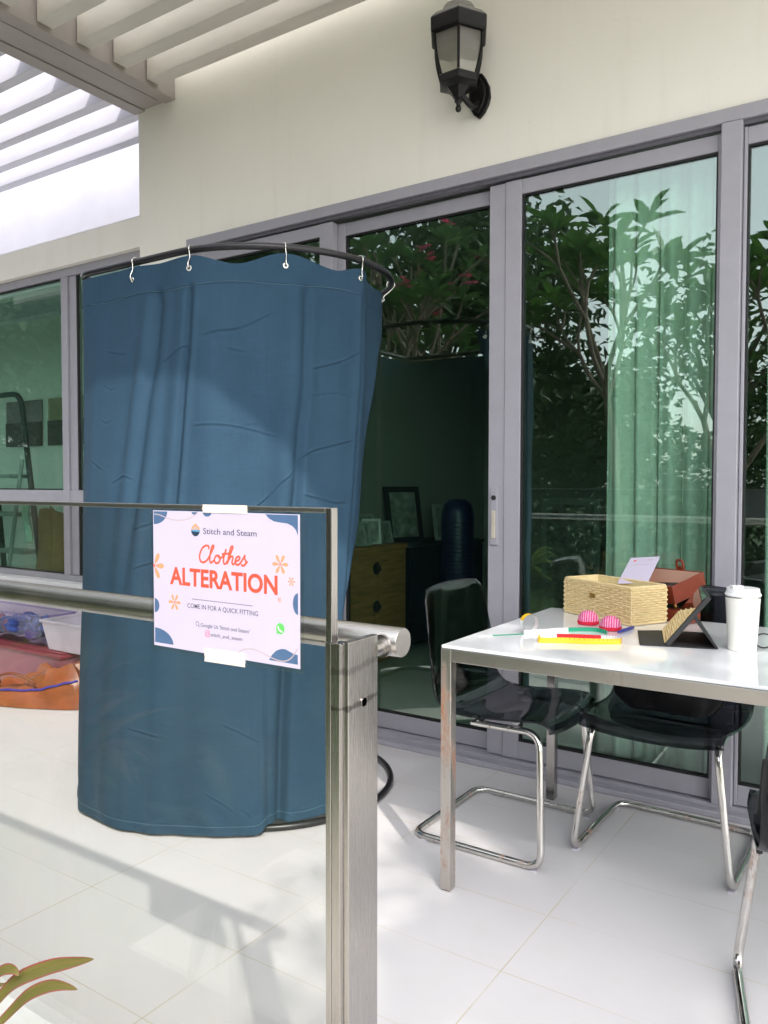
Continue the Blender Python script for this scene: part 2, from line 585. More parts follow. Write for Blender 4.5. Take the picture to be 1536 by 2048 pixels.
class MB:
    def __init__(s):
        s.v, s.f, s.mi, s.uv = [], [], [], {}
        s.m = Matrix()

    def add(s, vs, fs, mi=0, uvs=None):
        o = len(s.v)
        s.v += [s.m @ Vector(p) for p in vs]
        for f in fs:
            if uvs:
                s.uv[len(s.f)] = [uvs[i] for i in f]
            s.f.append(tuple(i + o for i in f))
            s.mi.append(mi)
        return s

    def box(s, x0, x1, y0, y1, z0, z1, mi=0):
        vs = [(x, y, z) for z in (z0, z1) for y in (y0, y1) for x in (x0, x1)]
        return s.add(vs, [(0, 2, 3, 1), (4, 5, 7, 6), (0, 1, 5, 4), (2, 6, 7, 3), (0, 4, 6, 2), (1, 3, 7, 5)], mi)

    def tube(s, pts, r, n=12, closed=False, caps=True, mi=0, flat=None):
        P = [Vector(p) for p in pts]
        k = len(P)
        rs = r if hasattr(r, '__len__') else [r] * k
        T = []
        for i in range(k):
            if closed:
                t = P[(i + 1) % k] - P[i - 1]
            else:
                t = P[min(i + 1, k - 1)] - P[max(i - 1, 0)]
            T.append(t.normalized() if t.length > 1e-9 else Vector((0, 0, 1)))
        ref = Vector((0, 0, 1)) if abs(T[0].z) < .9 else Vector((1, 0, 0))
        nrm = (ref - T[0] * ref.dot(T[0])).normalized()
        vs = []
        for i in range(k):
            nrm = (nrm - T[i] * nrm.dot(T[i]))
            nrm = nrm.normalized() if nrm.length > 1e-6 else T[i].orthogonal().normalized()
            bi = T[i].cross(nrm)
            for j in range(n):
                a = 2 * PI * j / n
                vs.append(P[i] + (nrm * math.cos(a) + bi * math.sin(a)) * rs[i])
        fs = []
        for i in range(k if closed else k - 1):
            i2 = (i + 1) % k
            for j in range(n):
                j2 = (j + 1) % n
                fs.append((i * n + j, i * n + j2, i2 * n + j2, i2 * n + j))
        if not closed and caps:
            fs.append(tuple(reversed(range(n))))
            fs.append(tuple((k - 1) * n + j for j in range(n)))
        return s.add(vs, fs, mi)

    def lathe(s, prof, n=32, c=(0, 0, 0), mi=0, phase=0.0, closed=False):
        vs, fs = [], []
        for r, z in prof:
            for j in range(n):
                a = 2 * PI * j / n + phase
                vs.append((c[0] + r * math.cos(a), c[1] + r * math.sin(a), c[2] + z))
        for i in range(len(prof) - 1):
            for j in range(n):
                j2 = (j + 1) % n
                fs.append((i * n + j, i * n + j2, (i + 1) * n + j2, (i + 1) * n + j))
        if not closed:
            fs.append(tuple(reversed(range(n))))
            fs.append(tuple((len(prof) - 1) * n + j for j in range(n)))
        return s.add(vs, fs, mi)

    def grid(s, fn, nu, nv, mi=0, uv=True):
        vs, uvs = [], []
        for j in range(nv + 1):
            for i in range(nu + 1):
                u, v = i / nu, j / nv
                vs.append(fn(u, v))
                uvs.append((u, v))
        fs = [(j * (nu + 1) + i, j * (nu + 1) + i + 1, (j + 1) * (nu + 1) + i + 1, (j + 1) * (nu + 1) + i)
              for j in range(nv) for i in range(nu)]
        return s.add(vs, fs, mi, uvs if uv else None)

    def slab(s, poly, y0, y1, mi=0):
        """polygon given as (x, z), extruded along y"""
        n = len(poly)
        vs = [(x, y0, z) for x, z in poly] + [(x, y1, z) for x, z in poly]
        fs = [tuple(range(n)), tuple(reversed(range(n, 2 * n)))]
        fs += [(i, n + i, n + (i + 1) % n, (i + 1) % n) for i in range(n)]
        return s.add(vs, fs, mi)

    def build(s, name, mats, parent=None, smooth=0, bevel=0.0, seg=2, solid=0.0, label=None):
        me = bpy.data.meshes.new(name)
        me.from_pydata([tuple(p) for p in s.v], [], s.f)
        if not hasattr(mats, '__len__'):
            mats = [mats]
        for m_ in mats:
            me.materials.append(m_)
        me.polygons.foreach_set('material_index', s.mi)
        if s.uv:
            ul = me.uv_layers.new(name='UVMap')
            for pi, p in enumerate(me.polygons):
                q = s.uv.get(pi)
                if q:
                    for k, li in enumerate(p.loop_indices):
                        ul.data[li].uv = q[k]
        if smooth:
            me.polygons.foreach_set('use_smooth', [True] * len(me.polygons))
            me.set_sharp_from_angle(angle=R(smooth))
        me.validate()
        me.update()
        o = bpy.data.objects.new(name, me)
        COL.objects.link(o)
        if solid:
            md = o.modifiers.new('thickness', 'SOLIDIFY')
            md.thickness = solid
            md.offset = 0
        if bevel:
            md = o.modifiers.new('bevel', 'BEVEL')
            md.width = bevel
            md.segments = seg
            md.limit_method = 'ANGLE'
            md.angle_limit = R(50)
            md.harden_normals = False
        put(parent, o)
        if label:
            o['label'] = label
        return o


def thing(name, label, cat, loc=(0, 0, 0), group=None):
    o = bpy.data.objects.new(name, None)
    o.empty_display_size = .1
    COL.objects.link(o)
    o.location = loc
    return tag(o, label, cat, group)


def tag(o, label, cat, group=None):
    o['label'] = label
    o['category'] = cat
    if group:
        o['group'] = group
    return o


def struct(o, label=None, cat=None):
    o['kind'] = 'structure'
    if label:
        o['label'] = label
        o['category'] = cat
    return o


def dup(root, loc, rotz, label=None):
    r = root.copy()
    COL.objects.link(r)
    r.location = loc
    r.rotation_euler = (0, 0, rotz)
    if label:
        r['label'] = label
    for ch in list(root.children):
        c = ch.copy()
        COL.objects.link(c)
        c.parent = r
        for g in list(ch.children):
            d = g.copy()
            COL.objects.link(d)
            d.parent = c
    return r


def box(name, m, x0, x1, y0, y1, z0, z1, parent=None, bevel=0.0, label=None):
    return MB().box(x0, x1, y0, y1, z0, z1).build(name, m, parent, bevel=bevel, label=label)


def fillet(pts, r, n=8, closed=False):
    P = [Vector(p) for p in pts]
    out = []
    k = len(P)
    for i in range(k):
        if not closed and i in (0, k - 1):
            out.append(P[i])
            continue
        a, b, c = P[i - 1], P[i], P[(i + 1) % k]
        d1, d2 = (a - b), (c - b)
        rr = min(r, d1.length * .49, d2.length * .49)
        d1.normalize()
        d2.normalize()
        p0, p2 = b + d1 * rr, b + d2 * rr
        for t in range(n + 1):
            u = t / n
            out.append(p0 * (1 - u) ** 2 + b * 2 * u * (1 - u) + p2 * u * u)
    return out


def spline(pts, n=8):
    P = [Vector(p) for p in pts]
    out = []
    for i in range(len(P) - 1):
        p0, p1, p2, p3 = P[max(i - 1, 0)], P[i], P[i + 1], P[min(i + 2, len(P) - 1)]
        for t in range(n):
            u = t / n
            out.append(.5 * ((2 * p1) + (p2 - p0) * u + (2 * p0 - 5 * p1 + 4 * p2 - p3) * u * u + (3 * p1 - p0 - 3 * p2 + p3) * u ** 3))
    out.append(P[-1])
    return out


def sstep(a, b, x):
    t = max(0.0, min(1.0, (x - a) / (b - a)))
    return t * t * (3 - 2 * t)


# ================================================================== SETTING
FY = 3.10          # facade plane
struct(MB().box(-120, 120, -200, 200, -.9, -.30).build('ground', M['grass']), 'green lawn around the terrace', 'lawn')
struct(MB().box(-9, 4.0, .78, 3.30, -.28, 0.0).build('terrace_floor', M['tile']), 'white tiled terrace floor', 'floor')
struct(MB().box(-9, 4.0, .70, .775, -.29, .10).build('kerb_wall', M['white'], bevel=.006), 'low white kerb along the terrace edge', 'kerb')
struct(MB().box(-9, 4.0, .776, .962, -.27, .10).build('kerb_top', M['white'], bevel=.006), 'white upstand under the glass railing', 'kerb')
struct(MB().box(-2.1, 40, -4.7, .045, -.32, -.292).build('path', plain('pale bounce paving', srgb(216, 211, 202), .85, var=.1, vs=3, bump=.2)), 'unseen pale paving outside the railing, added to bounce light onto the house', 'path')  # unseen paving added to throw light up onto wall and roof
struct(MB().box(-9, 3.0, .05, .69, -.31, -.285).build('planting_bed', M['soil']), 'soil bed outside the railing', 'soil')

# ------------------------------------------------------------------ the house
house = thing('house', 'cream rendered house wall with grey aluminium sliding doors', 'house', (-1.5, FY, 0))
hw = MB()
hw.box(-3.774, -3.372, FY, 3.22, .0, 3.95)
hw.box(-3.372, .43, FY, 3.22, 2.568, 3.95)
hw.box(.43, 4.0, FY, 3.22, 0, 3.95)
hw.build('wall', M['wall'], house)
hw = MB()
hw.box(-9, -3.774, 3.108, 3.24, 2.60, 2.775)
hw.build('lintel', M['wall'], house, bevel=.004)
hw = MB()
hw.box(-9, -3.70, 3.88, 3.98, 2.60, 4.6)
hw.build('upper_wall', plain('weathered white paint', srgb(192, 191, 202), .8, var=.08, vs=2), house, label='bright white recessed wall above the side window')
hw = MB()
hw.box(-9, -3.774, 3.112, 3.22, 0, .555)
hw.build('dado_wall', M['white'], house)
box('window_ledge', M['white'], -9, -3.78, 3.06, 3.23, .555, .585, house, bevel=.004)
# rooms behind the glass
rm = MB()
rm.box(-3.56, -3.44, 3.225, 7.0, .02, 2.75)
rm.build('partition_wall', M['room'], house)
rm = MB()
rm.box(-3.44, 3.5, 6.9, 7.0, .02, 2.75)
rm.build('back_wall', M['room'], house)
box('back_wall', M['roomw'], -11, -3.56, 4.30, 4.40, .02, 2.75, house)
rm = MB()
rm.box(-3.44, 3.5, 3.23, 6.9, -.05, .022)
rm.build('room_floor', M['roomfloor'], house)
box('room_floor', M['roomw'], -11, -3.56, 3.23, 4.3, -.05, .022, house)
rm = MB()
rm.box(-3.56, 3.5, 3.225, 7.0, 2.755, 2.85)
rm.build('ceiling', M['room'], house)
box('ceiling', M['roomw'], -11, -3.565, 3.245, 4.4, 2.755, 2.85, house)
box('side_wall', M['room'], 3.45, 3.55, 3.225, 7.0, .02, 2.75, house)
rm = MB()
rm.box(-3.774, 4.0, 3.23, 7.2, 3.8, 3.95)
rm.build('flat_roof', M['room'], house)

# door frame: head, jambs, sill track
fr = MB()
fr.box(-3.370, .43, 3.085, 3.215, 2.515, 2.566)
fr.box(-3.370, -3.318, 3.088, 3.215, .04, 2.515)
fr.box(.36, .43, 3.088, 3.215, .04, 2.515)
fr.box(-.598, -.527, 3.080, 3.212, .04, 2.513)
fr.build('door_frame', M['alu'], house, bevel=.003)
fr = MB()
fr.box(-3.37, .43, 3.045, 3.088, .001, .024)
fr.box(-3.37, .43, 3.09, 3.225, .001, .038)
fr.build('door_sill', M['alu'], house, bevel=.003)
fr = MB()
fr.box(-3.318, .36, 3.10, 3.112, 2.498, 2.514)
fr.build('door_track', M['alud'], house)


def panel(name, x0, x1, y0, y1, sl, sr, zt=2.492, zb=.042, rail=.062, foot=.075, label=None):
    """one framed glass panel: frame mesh > pane, gasket"""
    f = MB()
    f.box(x0, x0 + sl, y0, y1, zb, zt)
    f.box(x1 - sr, x1, y0, y1, zb, zt)
    f.box(x0 + sl, x1 - sr, y0 + .002, y1 - .002, zt - rail, zt - .001)
    f.box(x0 + sl, x1 - sr, y0 + .002, y1 - .002, zb + .001, zb + foot)
    o = f.build(name, M['alu'], house, bevel=.0025, label=label)
    ym = (y0 + y1) / 2
    gx0, gx1, gz0, gz1 = x0 + sl, x1 - sr, zb + foot, zt - rail
    p = MB().box(gx0, gx1, ym - .003, ym + .003, gz0, gz1).build('pane', M['glass'], o)
    g = MB()
    t = .007
    for ya, yb in ((ym - .014, ym - .004), (ym + .004, ym + .014)):
        g.box(gx0, gx0 + t, ya, yb, gz0, gz1)
        g.box(gx1 - t, gx1, ya, yb, gz0, gz1)
        g.box(gx0 + t, gx1 - t, ya, yb, gz1 - t, gz1)
        g.box(gx0 + t, gx1 - t, ya, yb, gz0, gz0 + t)
    g.build('gasket', M['gasket'], o)
    return o


panel('fixed_panel', -3.316, -2.372, 3.105, 3.150, .06, .078)
d1 = panel('sliding_door', -2.402, -1.458, 3.156, 3.200, .07, .077)
d2 = panel('sliding_door', -1.456, -.601, 3.112, 3.156, .072, .012)
panel('fixed_panel', -.525, .358, 3.105, 3.150, .012, .06)
st = MB()
st.box(-1.533, -1.459, 3.118, 3.1555, .043, 2.491)
st.build('meeting_stile', M['alu'], house, bevel=.0025)
hd = MB()
hd.box(-1.518, -1.482, 3.106, 3.1185, .955, 1.205)
h_o = hd.build('door_handle', M['alu'], house, bevel=.004)
box('finger_pull', plain('pull recess', srgb(200, 192, 176), .45), -1.509, -1.491, 3.098, 3.1065, .985, 1.105, h_o, bevel=.003)
kl = MB()
kl.m = Matrix.Translation((-1.500, 3.104, 1.160)) @ Matrix.Rotation(R(90), 4, 'X')
kl.lathe([(.0105, -.002), (.0105, .004), (.006, .005)], 20)
kl.build('keyhole', M['gasket'], h_o, smooth=40)

# side window in the left wall
wy0, wy1 = 3.150, 3.205
wf = MB()
wf.box(-9, -3.78, wy0 - .004, wy1, 2.545, 2.60)
wf.box(-9, -3.78, wy0 - .004, wy1, .586, .625)
wf.box(-9, -3.78, wy0 - .002, wy1 - .002, 1.085, 1.175)
for xm in (-7.4, -5.98, -4.60, -3.84):
    wf.box(xm, xm + (.052 if xm != -4.60 else .062), wy0 - .008, wy1 - .006, .626, 2.544)
for xm in (-4.53,):
    wf.box(xm, xm + .07, wy0 + .004, wy1 - .008, .627, 2.543)
win = wf.build('window', M['alu'], house, bevel=.003)
MB().box(-9, -3.85, 3.176, 3.182, 1.175, 2.545).build('pane', M['glass'], win)
MB().box(-9, -3.85, 3.176, 3.182, .625, 1.085).build('pane', M['glass'], win)
g = MB()
for xa, xb in ((-5.926, -4.602), (-4.458, -3.842)):
    for za, zb in ((1.177, 2.543), (.627, 1.083)):
        for q in (0, 1):
            xx = xa if q == 0 else xb - .008
            g.box(xx, xx + .008, 3.158, 3.174, za, zb)
            zz = za if q == 0 else zb - .008
            g.box(xa + .008, xb - .008, 3.158, 3.174, zz, zz + .008)
g.build('gasket', M['gasket'], win)

# ------------------------------------------------------------------ pergola
RZ = 3.36
pg = thing('pergola', 'off-white slatted pergola roof over the terrace', 'pergola', (-3.6, .8, RZ))
bm_ = MB()
bm_.box(-3.795, -3.465, .85, 3.098, RZ + .004, RZ + .30)
bm_.box(-3.80, -3.715, .85, 3.099, RZ - .006, RZ + .004)
bm_.box(-3.545, -3.46, .85, 3.099, RZ - .006, RZ + .004)
bm_.box(-3.702, -3.558, .85, 3.06, RZ - .003, RZ + .004)
bm_.build('beam', M['pergd'], pg, bevel=.003)
bm_ = MB()
bm_.box(-9, 3.6, .77, .845, RZ, RZ + .165)
bm_.build('front_beam', M['pergd'], pg, bevel=.004)
s_ = MB()
y = 2.977
ys = []
while y > .95:
    ys.append(y)
    y -= .2135
for y in ys:
    s_.box(-3.455, 3.6, y - .082, y, RZ + .02, RZ + .155)
s_.build('louvre_panel', M['perg'], pg, bevel=.003)
s_ = MB()
for y in [3.40, 3.19] + ys:
    s_.box(-9, -3.802, y - .062, y, RZ + .02, RZ + .258)
s_.build('louvre_panel', plain('sunlit louvre paint', srgb(218, 217, 226), .6, var=.05, vs=3.0, stretch=(1, 5, 5)), pg, bevel=.003)  # same slats as the right bay; lighter colour stands for sunlight on them
MB().box(-3.46, 3.6, .775, 3.096, RZ + .168, RZ + .176).build('roof_sheet', M['sheetr'], pg)

# ------------------------------------------------------------------ wall lamp
lx, ly = -1.605, 2.965
lp = thing('wall_lantern', 'black hexagonal carriage lantern on the cream wall above the doors', 'wall lamp', (-1.575, FY, 2.84))
b_ = MB()
plate = [(0, -.088), (.026, -.066), (.044, -.036), (.052, -.010), (.048, .036), (.030, .072), (.012, .100), (-.012, .100), (-.030, .072), (-.048, .036), (-.052, -.010), (-.044, -.036), (-.026, -.066)]
b_.slab([(-1.570 + x, 2.862 + z) for x, z in plate], FY - .018, FY - .001)
b_.slab([(-1.570 + x * .72, 2.862 + z * .8) for x, z in plate], FY - .034, FY - .0175)
b_.build('back_plate', M['lampmetal'], lp, bevel=.004)
b_ = MB()
b_.tube(spline([(-1.568, FY - .03, 2.83), (-1.575, 3.03, 2.805), (-1.592, 2.985, 2.83), (lx, ly, 2.855)], 8), .012, 10)
b_.build('arm', M['lampmetal'], lp, smooth=60)
h6 = R(-61.6)
b_ = MB()
b_.lathe([(.003, 2.764), (.011, 2.770), (.013, 2.780), (.008, 2.791), (.010, 2.800), (.017, 2.808), (.015, 2.818), (.020, 2.826)], 16, (lx, ly, 0))
b_.lathe([(.022, 2.822), (.034, 2.840), (.052, 2.858), (.078, 2.866), (.088, 2.870), (.086, 2.898), (.078, 2.906)], 6, (lx, ly, 0), phase=h6)
b_.build('cup', M['lampmetal'], lp, smooth=20)
cg = MB()
prof = [(.083, 2.904), (.094, 2.94), (.104, 2.98), (.110, 3.02), (.112, 3.06)]
for k in range(6):
    a = h6 + k * PI / 3
    cg.tube([(lx + r * math.cos(a), ly + r * math.sin(a), z) for r, z in prof], .0062, 6)
cg.build('cage', M['lampmetal'], lp, smooth=50)
gl = MB()
gl.lathe([(r * .955, z) for r, z in prof], 6, (lx, ly, 0), phase=h6, closed=True)
gl.build('lantern_pane', M['frost'], lp)
b_ = MB()
b_.lathe([(.099, 3.012), (.1025, 3.013), (.1045, 3.056), (.098, 3.058)], 6, (lx, ly, 0), phase=h6, closed=True)
b_.build('inner_shade', M['lampmetal'], lp)
b_ = MB()
b_.lathe([(.016, 2.905), (.016, 2.93), (.010, 2.935)], 14, (lx, ly, 0))
b_.lathe([(.011, 2.935), (.022, 2.957), (.026, 2.98), (.020, 3.0), (.008, 3.01)], 16, (lx, ly, 0), mi=1)
b_.build('bulb', [M['lampmetal'], M['frost']], lp, smooth=50)
b_ = MB()
b_.lathe([(.106, 3.060), (.126, 3.060), (.1305, 3.068), (.1315, 3.118), (.128, 3.124)], 6, (lx, ly, 0), phase=h6)
b_.build('brim', M['lampmetal'], lp, bevel=.0015)
b_ = MB()
b_.lathe([(.128, 3.1245), (.104, 3.148), (.078, 3.162), (.066, 3.184), (.052, 3.200), (.020, 3.210)], 6, (lx, ly, 0), phase=h6)
b_.lathe([(.016, 3.208), (.024, 3.218), (.014, 3.232), (.020, 3.246), (.004, 3.28)], 14, (lx, ly, 0))
b_.build('lamp_roof', M['lamptop'], lp, smooth=25)

# ------------------------------------------------------------------ glass railing
GY = .85
rl = thing('glass_railing', 'frameless glass balustrade with steel post and round handrail', 'railing', (-.63, GY, .1))
MB().box(-5.2, -.6565, GY - .0055, GY + .0055, .105, 1.180).build('glass_panel', M['clear'], rl)
b_ = MB()
b_.box(-5.2, -.6562, GY - .0070, GY + .0070, 1.1805, 1.1875)
b_.build('top_trim', M['steelh'], rl, bevel=.001)
b_ = MB()
b_.box(-.6556, -.6456, GY - .0072, GY + .0072, 1.006, 1.1876)
b_.box(-.6556, -.6460, GY - .0085, GY + .0085, .102, 1.0055)
b_.build('end_channel', M['steel'], rl, bevel=.0012)
b_ = MB()
b_.box(-.6452, -.6300, GY - .0095, GY + .012, .101, 1.0065)
b_.box(-.6296, -.6200, GY - .004, GY + .066, .101, 1.0085)
b_.box(-.6318, -.6290, GY - .0065, GY + .0, .103, 1.005)
post = b_.build('post', smeared(), rl, bevel=.0012)
b_ = MB()
b_.m = Matrix.Translation((-.6198, GY + .032, .921)) @ Matrix.Rotation(R(90), 4, 'Y')
b_.lathe([(.0062, -.001), (.0062, .0005)], 20)
b_.build('bolt_hole', plain('hole black', (.001, .001, .001), 1.0, spec=0.0), post)
b_ = MB()
b_.m = Matrix.Translation((-.6198, GY + .032, .921)) @ Matrix.Rotation(R(90), 4, 'Y')
b_.lathe([(.0062, .0002), (.0078, .0002), (.0078, .0009), (.0062, .0009)], 24, closed=True)
b_.build('bolt_hole_rim', M['steel'], post, smooth=40)
b_ = MB()
b_.box(-.6290, -.6208, GY - .003, GY + .065, 1.0086, 1.0092)
b_.build('post_cap', plain('grimy post cap', (.06, .06, .065), .8, var=.6, vs=90, bump=.5, bs=300), post)
HR = .0213
hy, hz = .958, .992
b_ = MB()
b_.tube([(-5.2, hy, hz), (-.606, hy, hz), (-.6045, hy, hz)], [HR, HR, HR * .96], 40)
b_.build('handrail', M['steelh'], rl, smooth=50)
b_ = MB()
b_.tube([(-.628, GY + .060, hz - .004), (-.628, hy - .012, hz - .004)], .0125, 24)
b_.tube([(-.628, hy - .024, hz - .004), (-.628, hy - .016, hz - .004)], .0165, 24)
b_.build('bracket', M['steel'], rl, smooth=50)

# ------------------------------------------------------------------ poster taped to the glass
PYb = GY - .0062
ps = thing('poster', 'laminated clothes alteration poster taped to the glass railing', 'sign', (-.85, PYb, .957))


def rounded(x0, x1, z0, z1, r, n=6):
    out = []
    for cx_, cz_, a0 in ((x1 - r, z1 - r, 0), (x0 + r, z1 - r, 90), (x0 + r, z0 + r, 180), (x1 - r, z0 + r, 270)):
        for k in range(n + 1):
            a = R(a0 + 90 * k / n)
            out.append((cx_ + r * math.cos(a), cz_ + r * math.sin(a)))
    return out


MB().slab(rounded(-1.0068, -.6932, .9570, 1.1830, .005), PYb - .0012, PYb - .0010).build('laminate_film', M['pouch'], ps)
MB().box(-1.0006, -.7004, PYb - .0009, PYb - .0004, .9632, 1.1776).build('paper', M['paper'], ps)
MB().slab(rounded(-1.0068, -.6932, .9570, 1.1830, .005), PYb - .0003, PYb - .0001).build('laminate_film', M['pouch'], ps)
PF = PYb - .00092     # front face of the paper
IN = .00006


def flat(poly, m, name, dy=0.0):
    return MB().slab(poly, PF - IN - dy, PF - dy).build(name, m, ps)


def text(body, x0, x1, zb, cap, m, name, bold=0.0, y=None, parent=None, shear=0.0):
    cu = bpy.data.curves.new(name, 'FONT')
    cu.body = body
    cu.offset = bold
    cu.resolution_u = 4
    cu.extrude = .002
    to = bpy.data.objects.new(name, cu)
    COL.objects.link(to)
    bpy.context.view_layer.update()
    me = bpy.data.meshes.new_from_object(to.evaluated_get(bpy.context.evaluated_depsgraph_get()))
    bpy.data.objects.remove(to)
    xs = [v.co.x for v in me.vertices]
    sx_ = (x1 - x0) / (max(xs) - min(xs))
    mn = min(xs)
    yy = PF if y is None else y
    for v in me.vertices:
        px, pz, pd = v.co.x, v.co.y, v.co.z
        v.co = (x0 + (px - mn) * sx_ + shear * pz * cap / .70, yy - .00003 - pd * .02, zb + pz * cap / .70)
    me.name = name
    me.materials.clear()
    me.materials.append(m)
    o = bpy.data.objects.new(name, me)
    COL.objects.link(o)
    put(ps if parent is None else parent, o)
    return o


def arc(cx_, cz_, rx, rz, a0, a1, n=20):
    return [(cx_ + rx * math.cos(R(a0 + (a1 - a0) * k / n)), cz_ + rz * math.sin(R(a0 + (a1 - a0) * k / n))) for k in range(n + 1)]


# slate blue corner shapes
def blob(poly):
    MB().slab(poly, PF - IN, PF).build('corner_shape', M['slate'], ps)


blob([(-.9992, 1.1762)] + arc(-.9992, 1.1762, .0315, .0205, -90, 0))
blob([(-.7036, 1.1765), (-.7636, 1.1765)] + [tuple(p) for p in [(-.756, 1.1705), (-.747, 1.1668), (-.735, 1.1655), (-.722, 1.1645), (-.713, 1.161), (-.707, 1.1555), (-.7036, 1.1480)]])
blob(arc(-.9985, 1.027, .0108, .0112, -90, 90))
blob(arc(-.7038, 1.0535, .0092, .0150, 90, 270))
blob([(-.9985, .9680)] + arc(-.9985, .9680, .0425, .0235, 0, 90))
blob([(-.7045, .9690), (-.7578, .9690)] + [(-.752, .977), (-.744, .984), (-.735, .9875), (-.727, .988), (-.719, .9855), (-.711, .983), (-.7045, .9825)])
blob(arc(-.9065, 1.1765, .0068, .0040, 180, 360, 12))
blob(arc(-.8800, 1.1765, .0090, .0062, 180, 360, 12))


def ribbon(pts, wd, mb, yb=PF, th=.00008, n=6):
    """flat line drawn on the paper"""
    P = spline([Vector((p[0], 0, p[1])) for p in pts], n)
    L, Rr = [], []
    for i, p in enumerate(P):
        t = (P[min(i + 1, len(P) - 1)] - P[max(i - 1, 0)]).normalized()
        nn = Vector((-t.z, 0, t.x)) * wd / 2
        L.append(p + nn)
        Rr.append(p - nn)
    for i in range(len(P) - 1):
        mb.slab([(L[i].x, L[i].z), (L[i + 1].x, L[i + 1].z), (Rr[i + 1].x, Rr[i + 1].z), (Rr[i].x, Rr[i].z)], yb - th, yb)


wv = MB()
ribbon([(-.9983, 1.1719), (-.985, 1.1705), (-.970, 1.1665), (-.955, 1.1638), (-.9387, 1.1634), (-.922, 1.1655), (-.908, 1.171), (-.8997, 1.1762)], .0014, wv, PF - IN)
wv.build('wavy_line', M['taupe'], ps)
wv = MB()
ribbon([(-.8177, .9724), (-.806, .9785), (-.7908, .9809), (-.775, .9790), (-.757, .9740), (-.740, .9705), (-.7277, .9712), (-.716, .977), (-.7045, .9918)], .0015, wv, PF - IN)
wv.build('wavy_line', M['taupe'], ps)

# emblem: pot with hill on top
em = MB()
ex, ez = -.9052, 1.1488
em.slab(arc(ex, ez + .001, .0097, .0100, 180, 360), PF - IN, PF, 0)
em.slab([(ex - .0097, ez + .001), (ex - .008, ez + .0052), (ex, ez + .0108), (ex + .008, ez + .0052), (ex + .0097, ez + .001)], PF - IN, PF, 1)
em.slab([(ex - .006, ez + .0012), (ex - .001, ez + .0062), (ex + .002, ez + .0045), (ex + .006, ez + .0012)], PF - 2 * IN, PF - IN, 3)
em.slab([(ex - .0097, ez + .001), (ex + .0097, ez + .001), (ex + .0092, ez - .0022), (ex - .0094, ez - .0012)], PF - 2 * IN, PF - IN, 2)
em.build('emblem', [M['darkink'], M['peach'], M['skyink'], M['taupe']], ps)
text('Stitch and Steam', -.8885, -.7802, 1.1442, .0088, M['ink'], 'business_name', .004)
text('ALTERATION', -.9626, -.7409, 1.0640, .0260, M['orange'], 'headline', .030)
text('COME IN FOR A QUICK FITTING', -.9240, -.7782, 1.0296, .0071, M['ink'], 'subtitle', .002)
text("Google Us 'Stitch and Steam'", -.8953, -.7947, 1.0030, .0055, M['ink'], 'search_line', .004)
text('stitch_and_steam', -.8740, -.8092, .9905, .0052, M['ink'], 'account_line', .004)
ln = MB()
ln.box(-.914, -.7882, PF - IN, PF, 1.0432, 1.0440)
ln.build('rule', M['ink'], ps)
scr = MB()
strokes = [
    [(1.08, 1.62), (1.06, 1.98), (.72, 2.05), (.32, 1.62), (.1, .8), (.22, .15), (.58, .0), (.98, .35), (1.35, 1.2), (1.62, 1.95), (1.55, 2.12), (1.40, 1.9), (1.26, 1.0), (1.25, .3), (1.42, .02), (1.7, .35)],
    [(2.2, .96), (1.92, .88), (1.76, .45), (1.92, .03), (2.22, .12), (2.38, .58), (2.2, .96), (2.24, .72), (2.55, .72)],
    [(2.55, .72), (2.86, 1.3), (2.98, 1.8)], [(2.98, 1.8), (2.76, .7), (2.78, .12), (2.98, .02), (3.22, .45)], [(2.55, 1.16), (2.9, 1.2), (3.28, 1.28)],
    [(3.22, .45), (3.55, 1.55), (3.68, 2.05), (3.58, 2.15), (3.44, 1.9), (3.28, .9), (3.16, .0)], [(3.2, .25), (3.46, .82), (3.66, .98), (3.74, .75), (3.66, .25), (3.8, .02), (4.02, .3)],
    [(4.02, .38), (4.34, .58), (4.46, .84), (4.32, 1.0), (4.10, .82), (4.0, .4), (4.14, .03), (4.4, .08), (4.64, .42)],
    [(4.64, .42), (4.86, .92), (4.98, 1.18), (4.96, .85), (5.12, .42), (5.0, .04), (4.76, -.04), (4.66, .14)], [(5.0, .1), (5.3, .5)]]
for s_p in strokes:
    P = [(-.8990 + p[0] * .01905 + p[1] * .0009, PF - .00010, 1.1012 + p[1] * .0124) for p in spline([(a, b, 0) for a, b in s_p], 8)]
    i0 = len(scr.v)
    scr.tube(P, .0016, 8)
    for k in range(i0, len(scr.v)):
        v = scr.v[k]
        v.y = PF - .0001 + (v.y - (PF - .0001)) * .06
scr.build('script_word', M['orange'], ps)


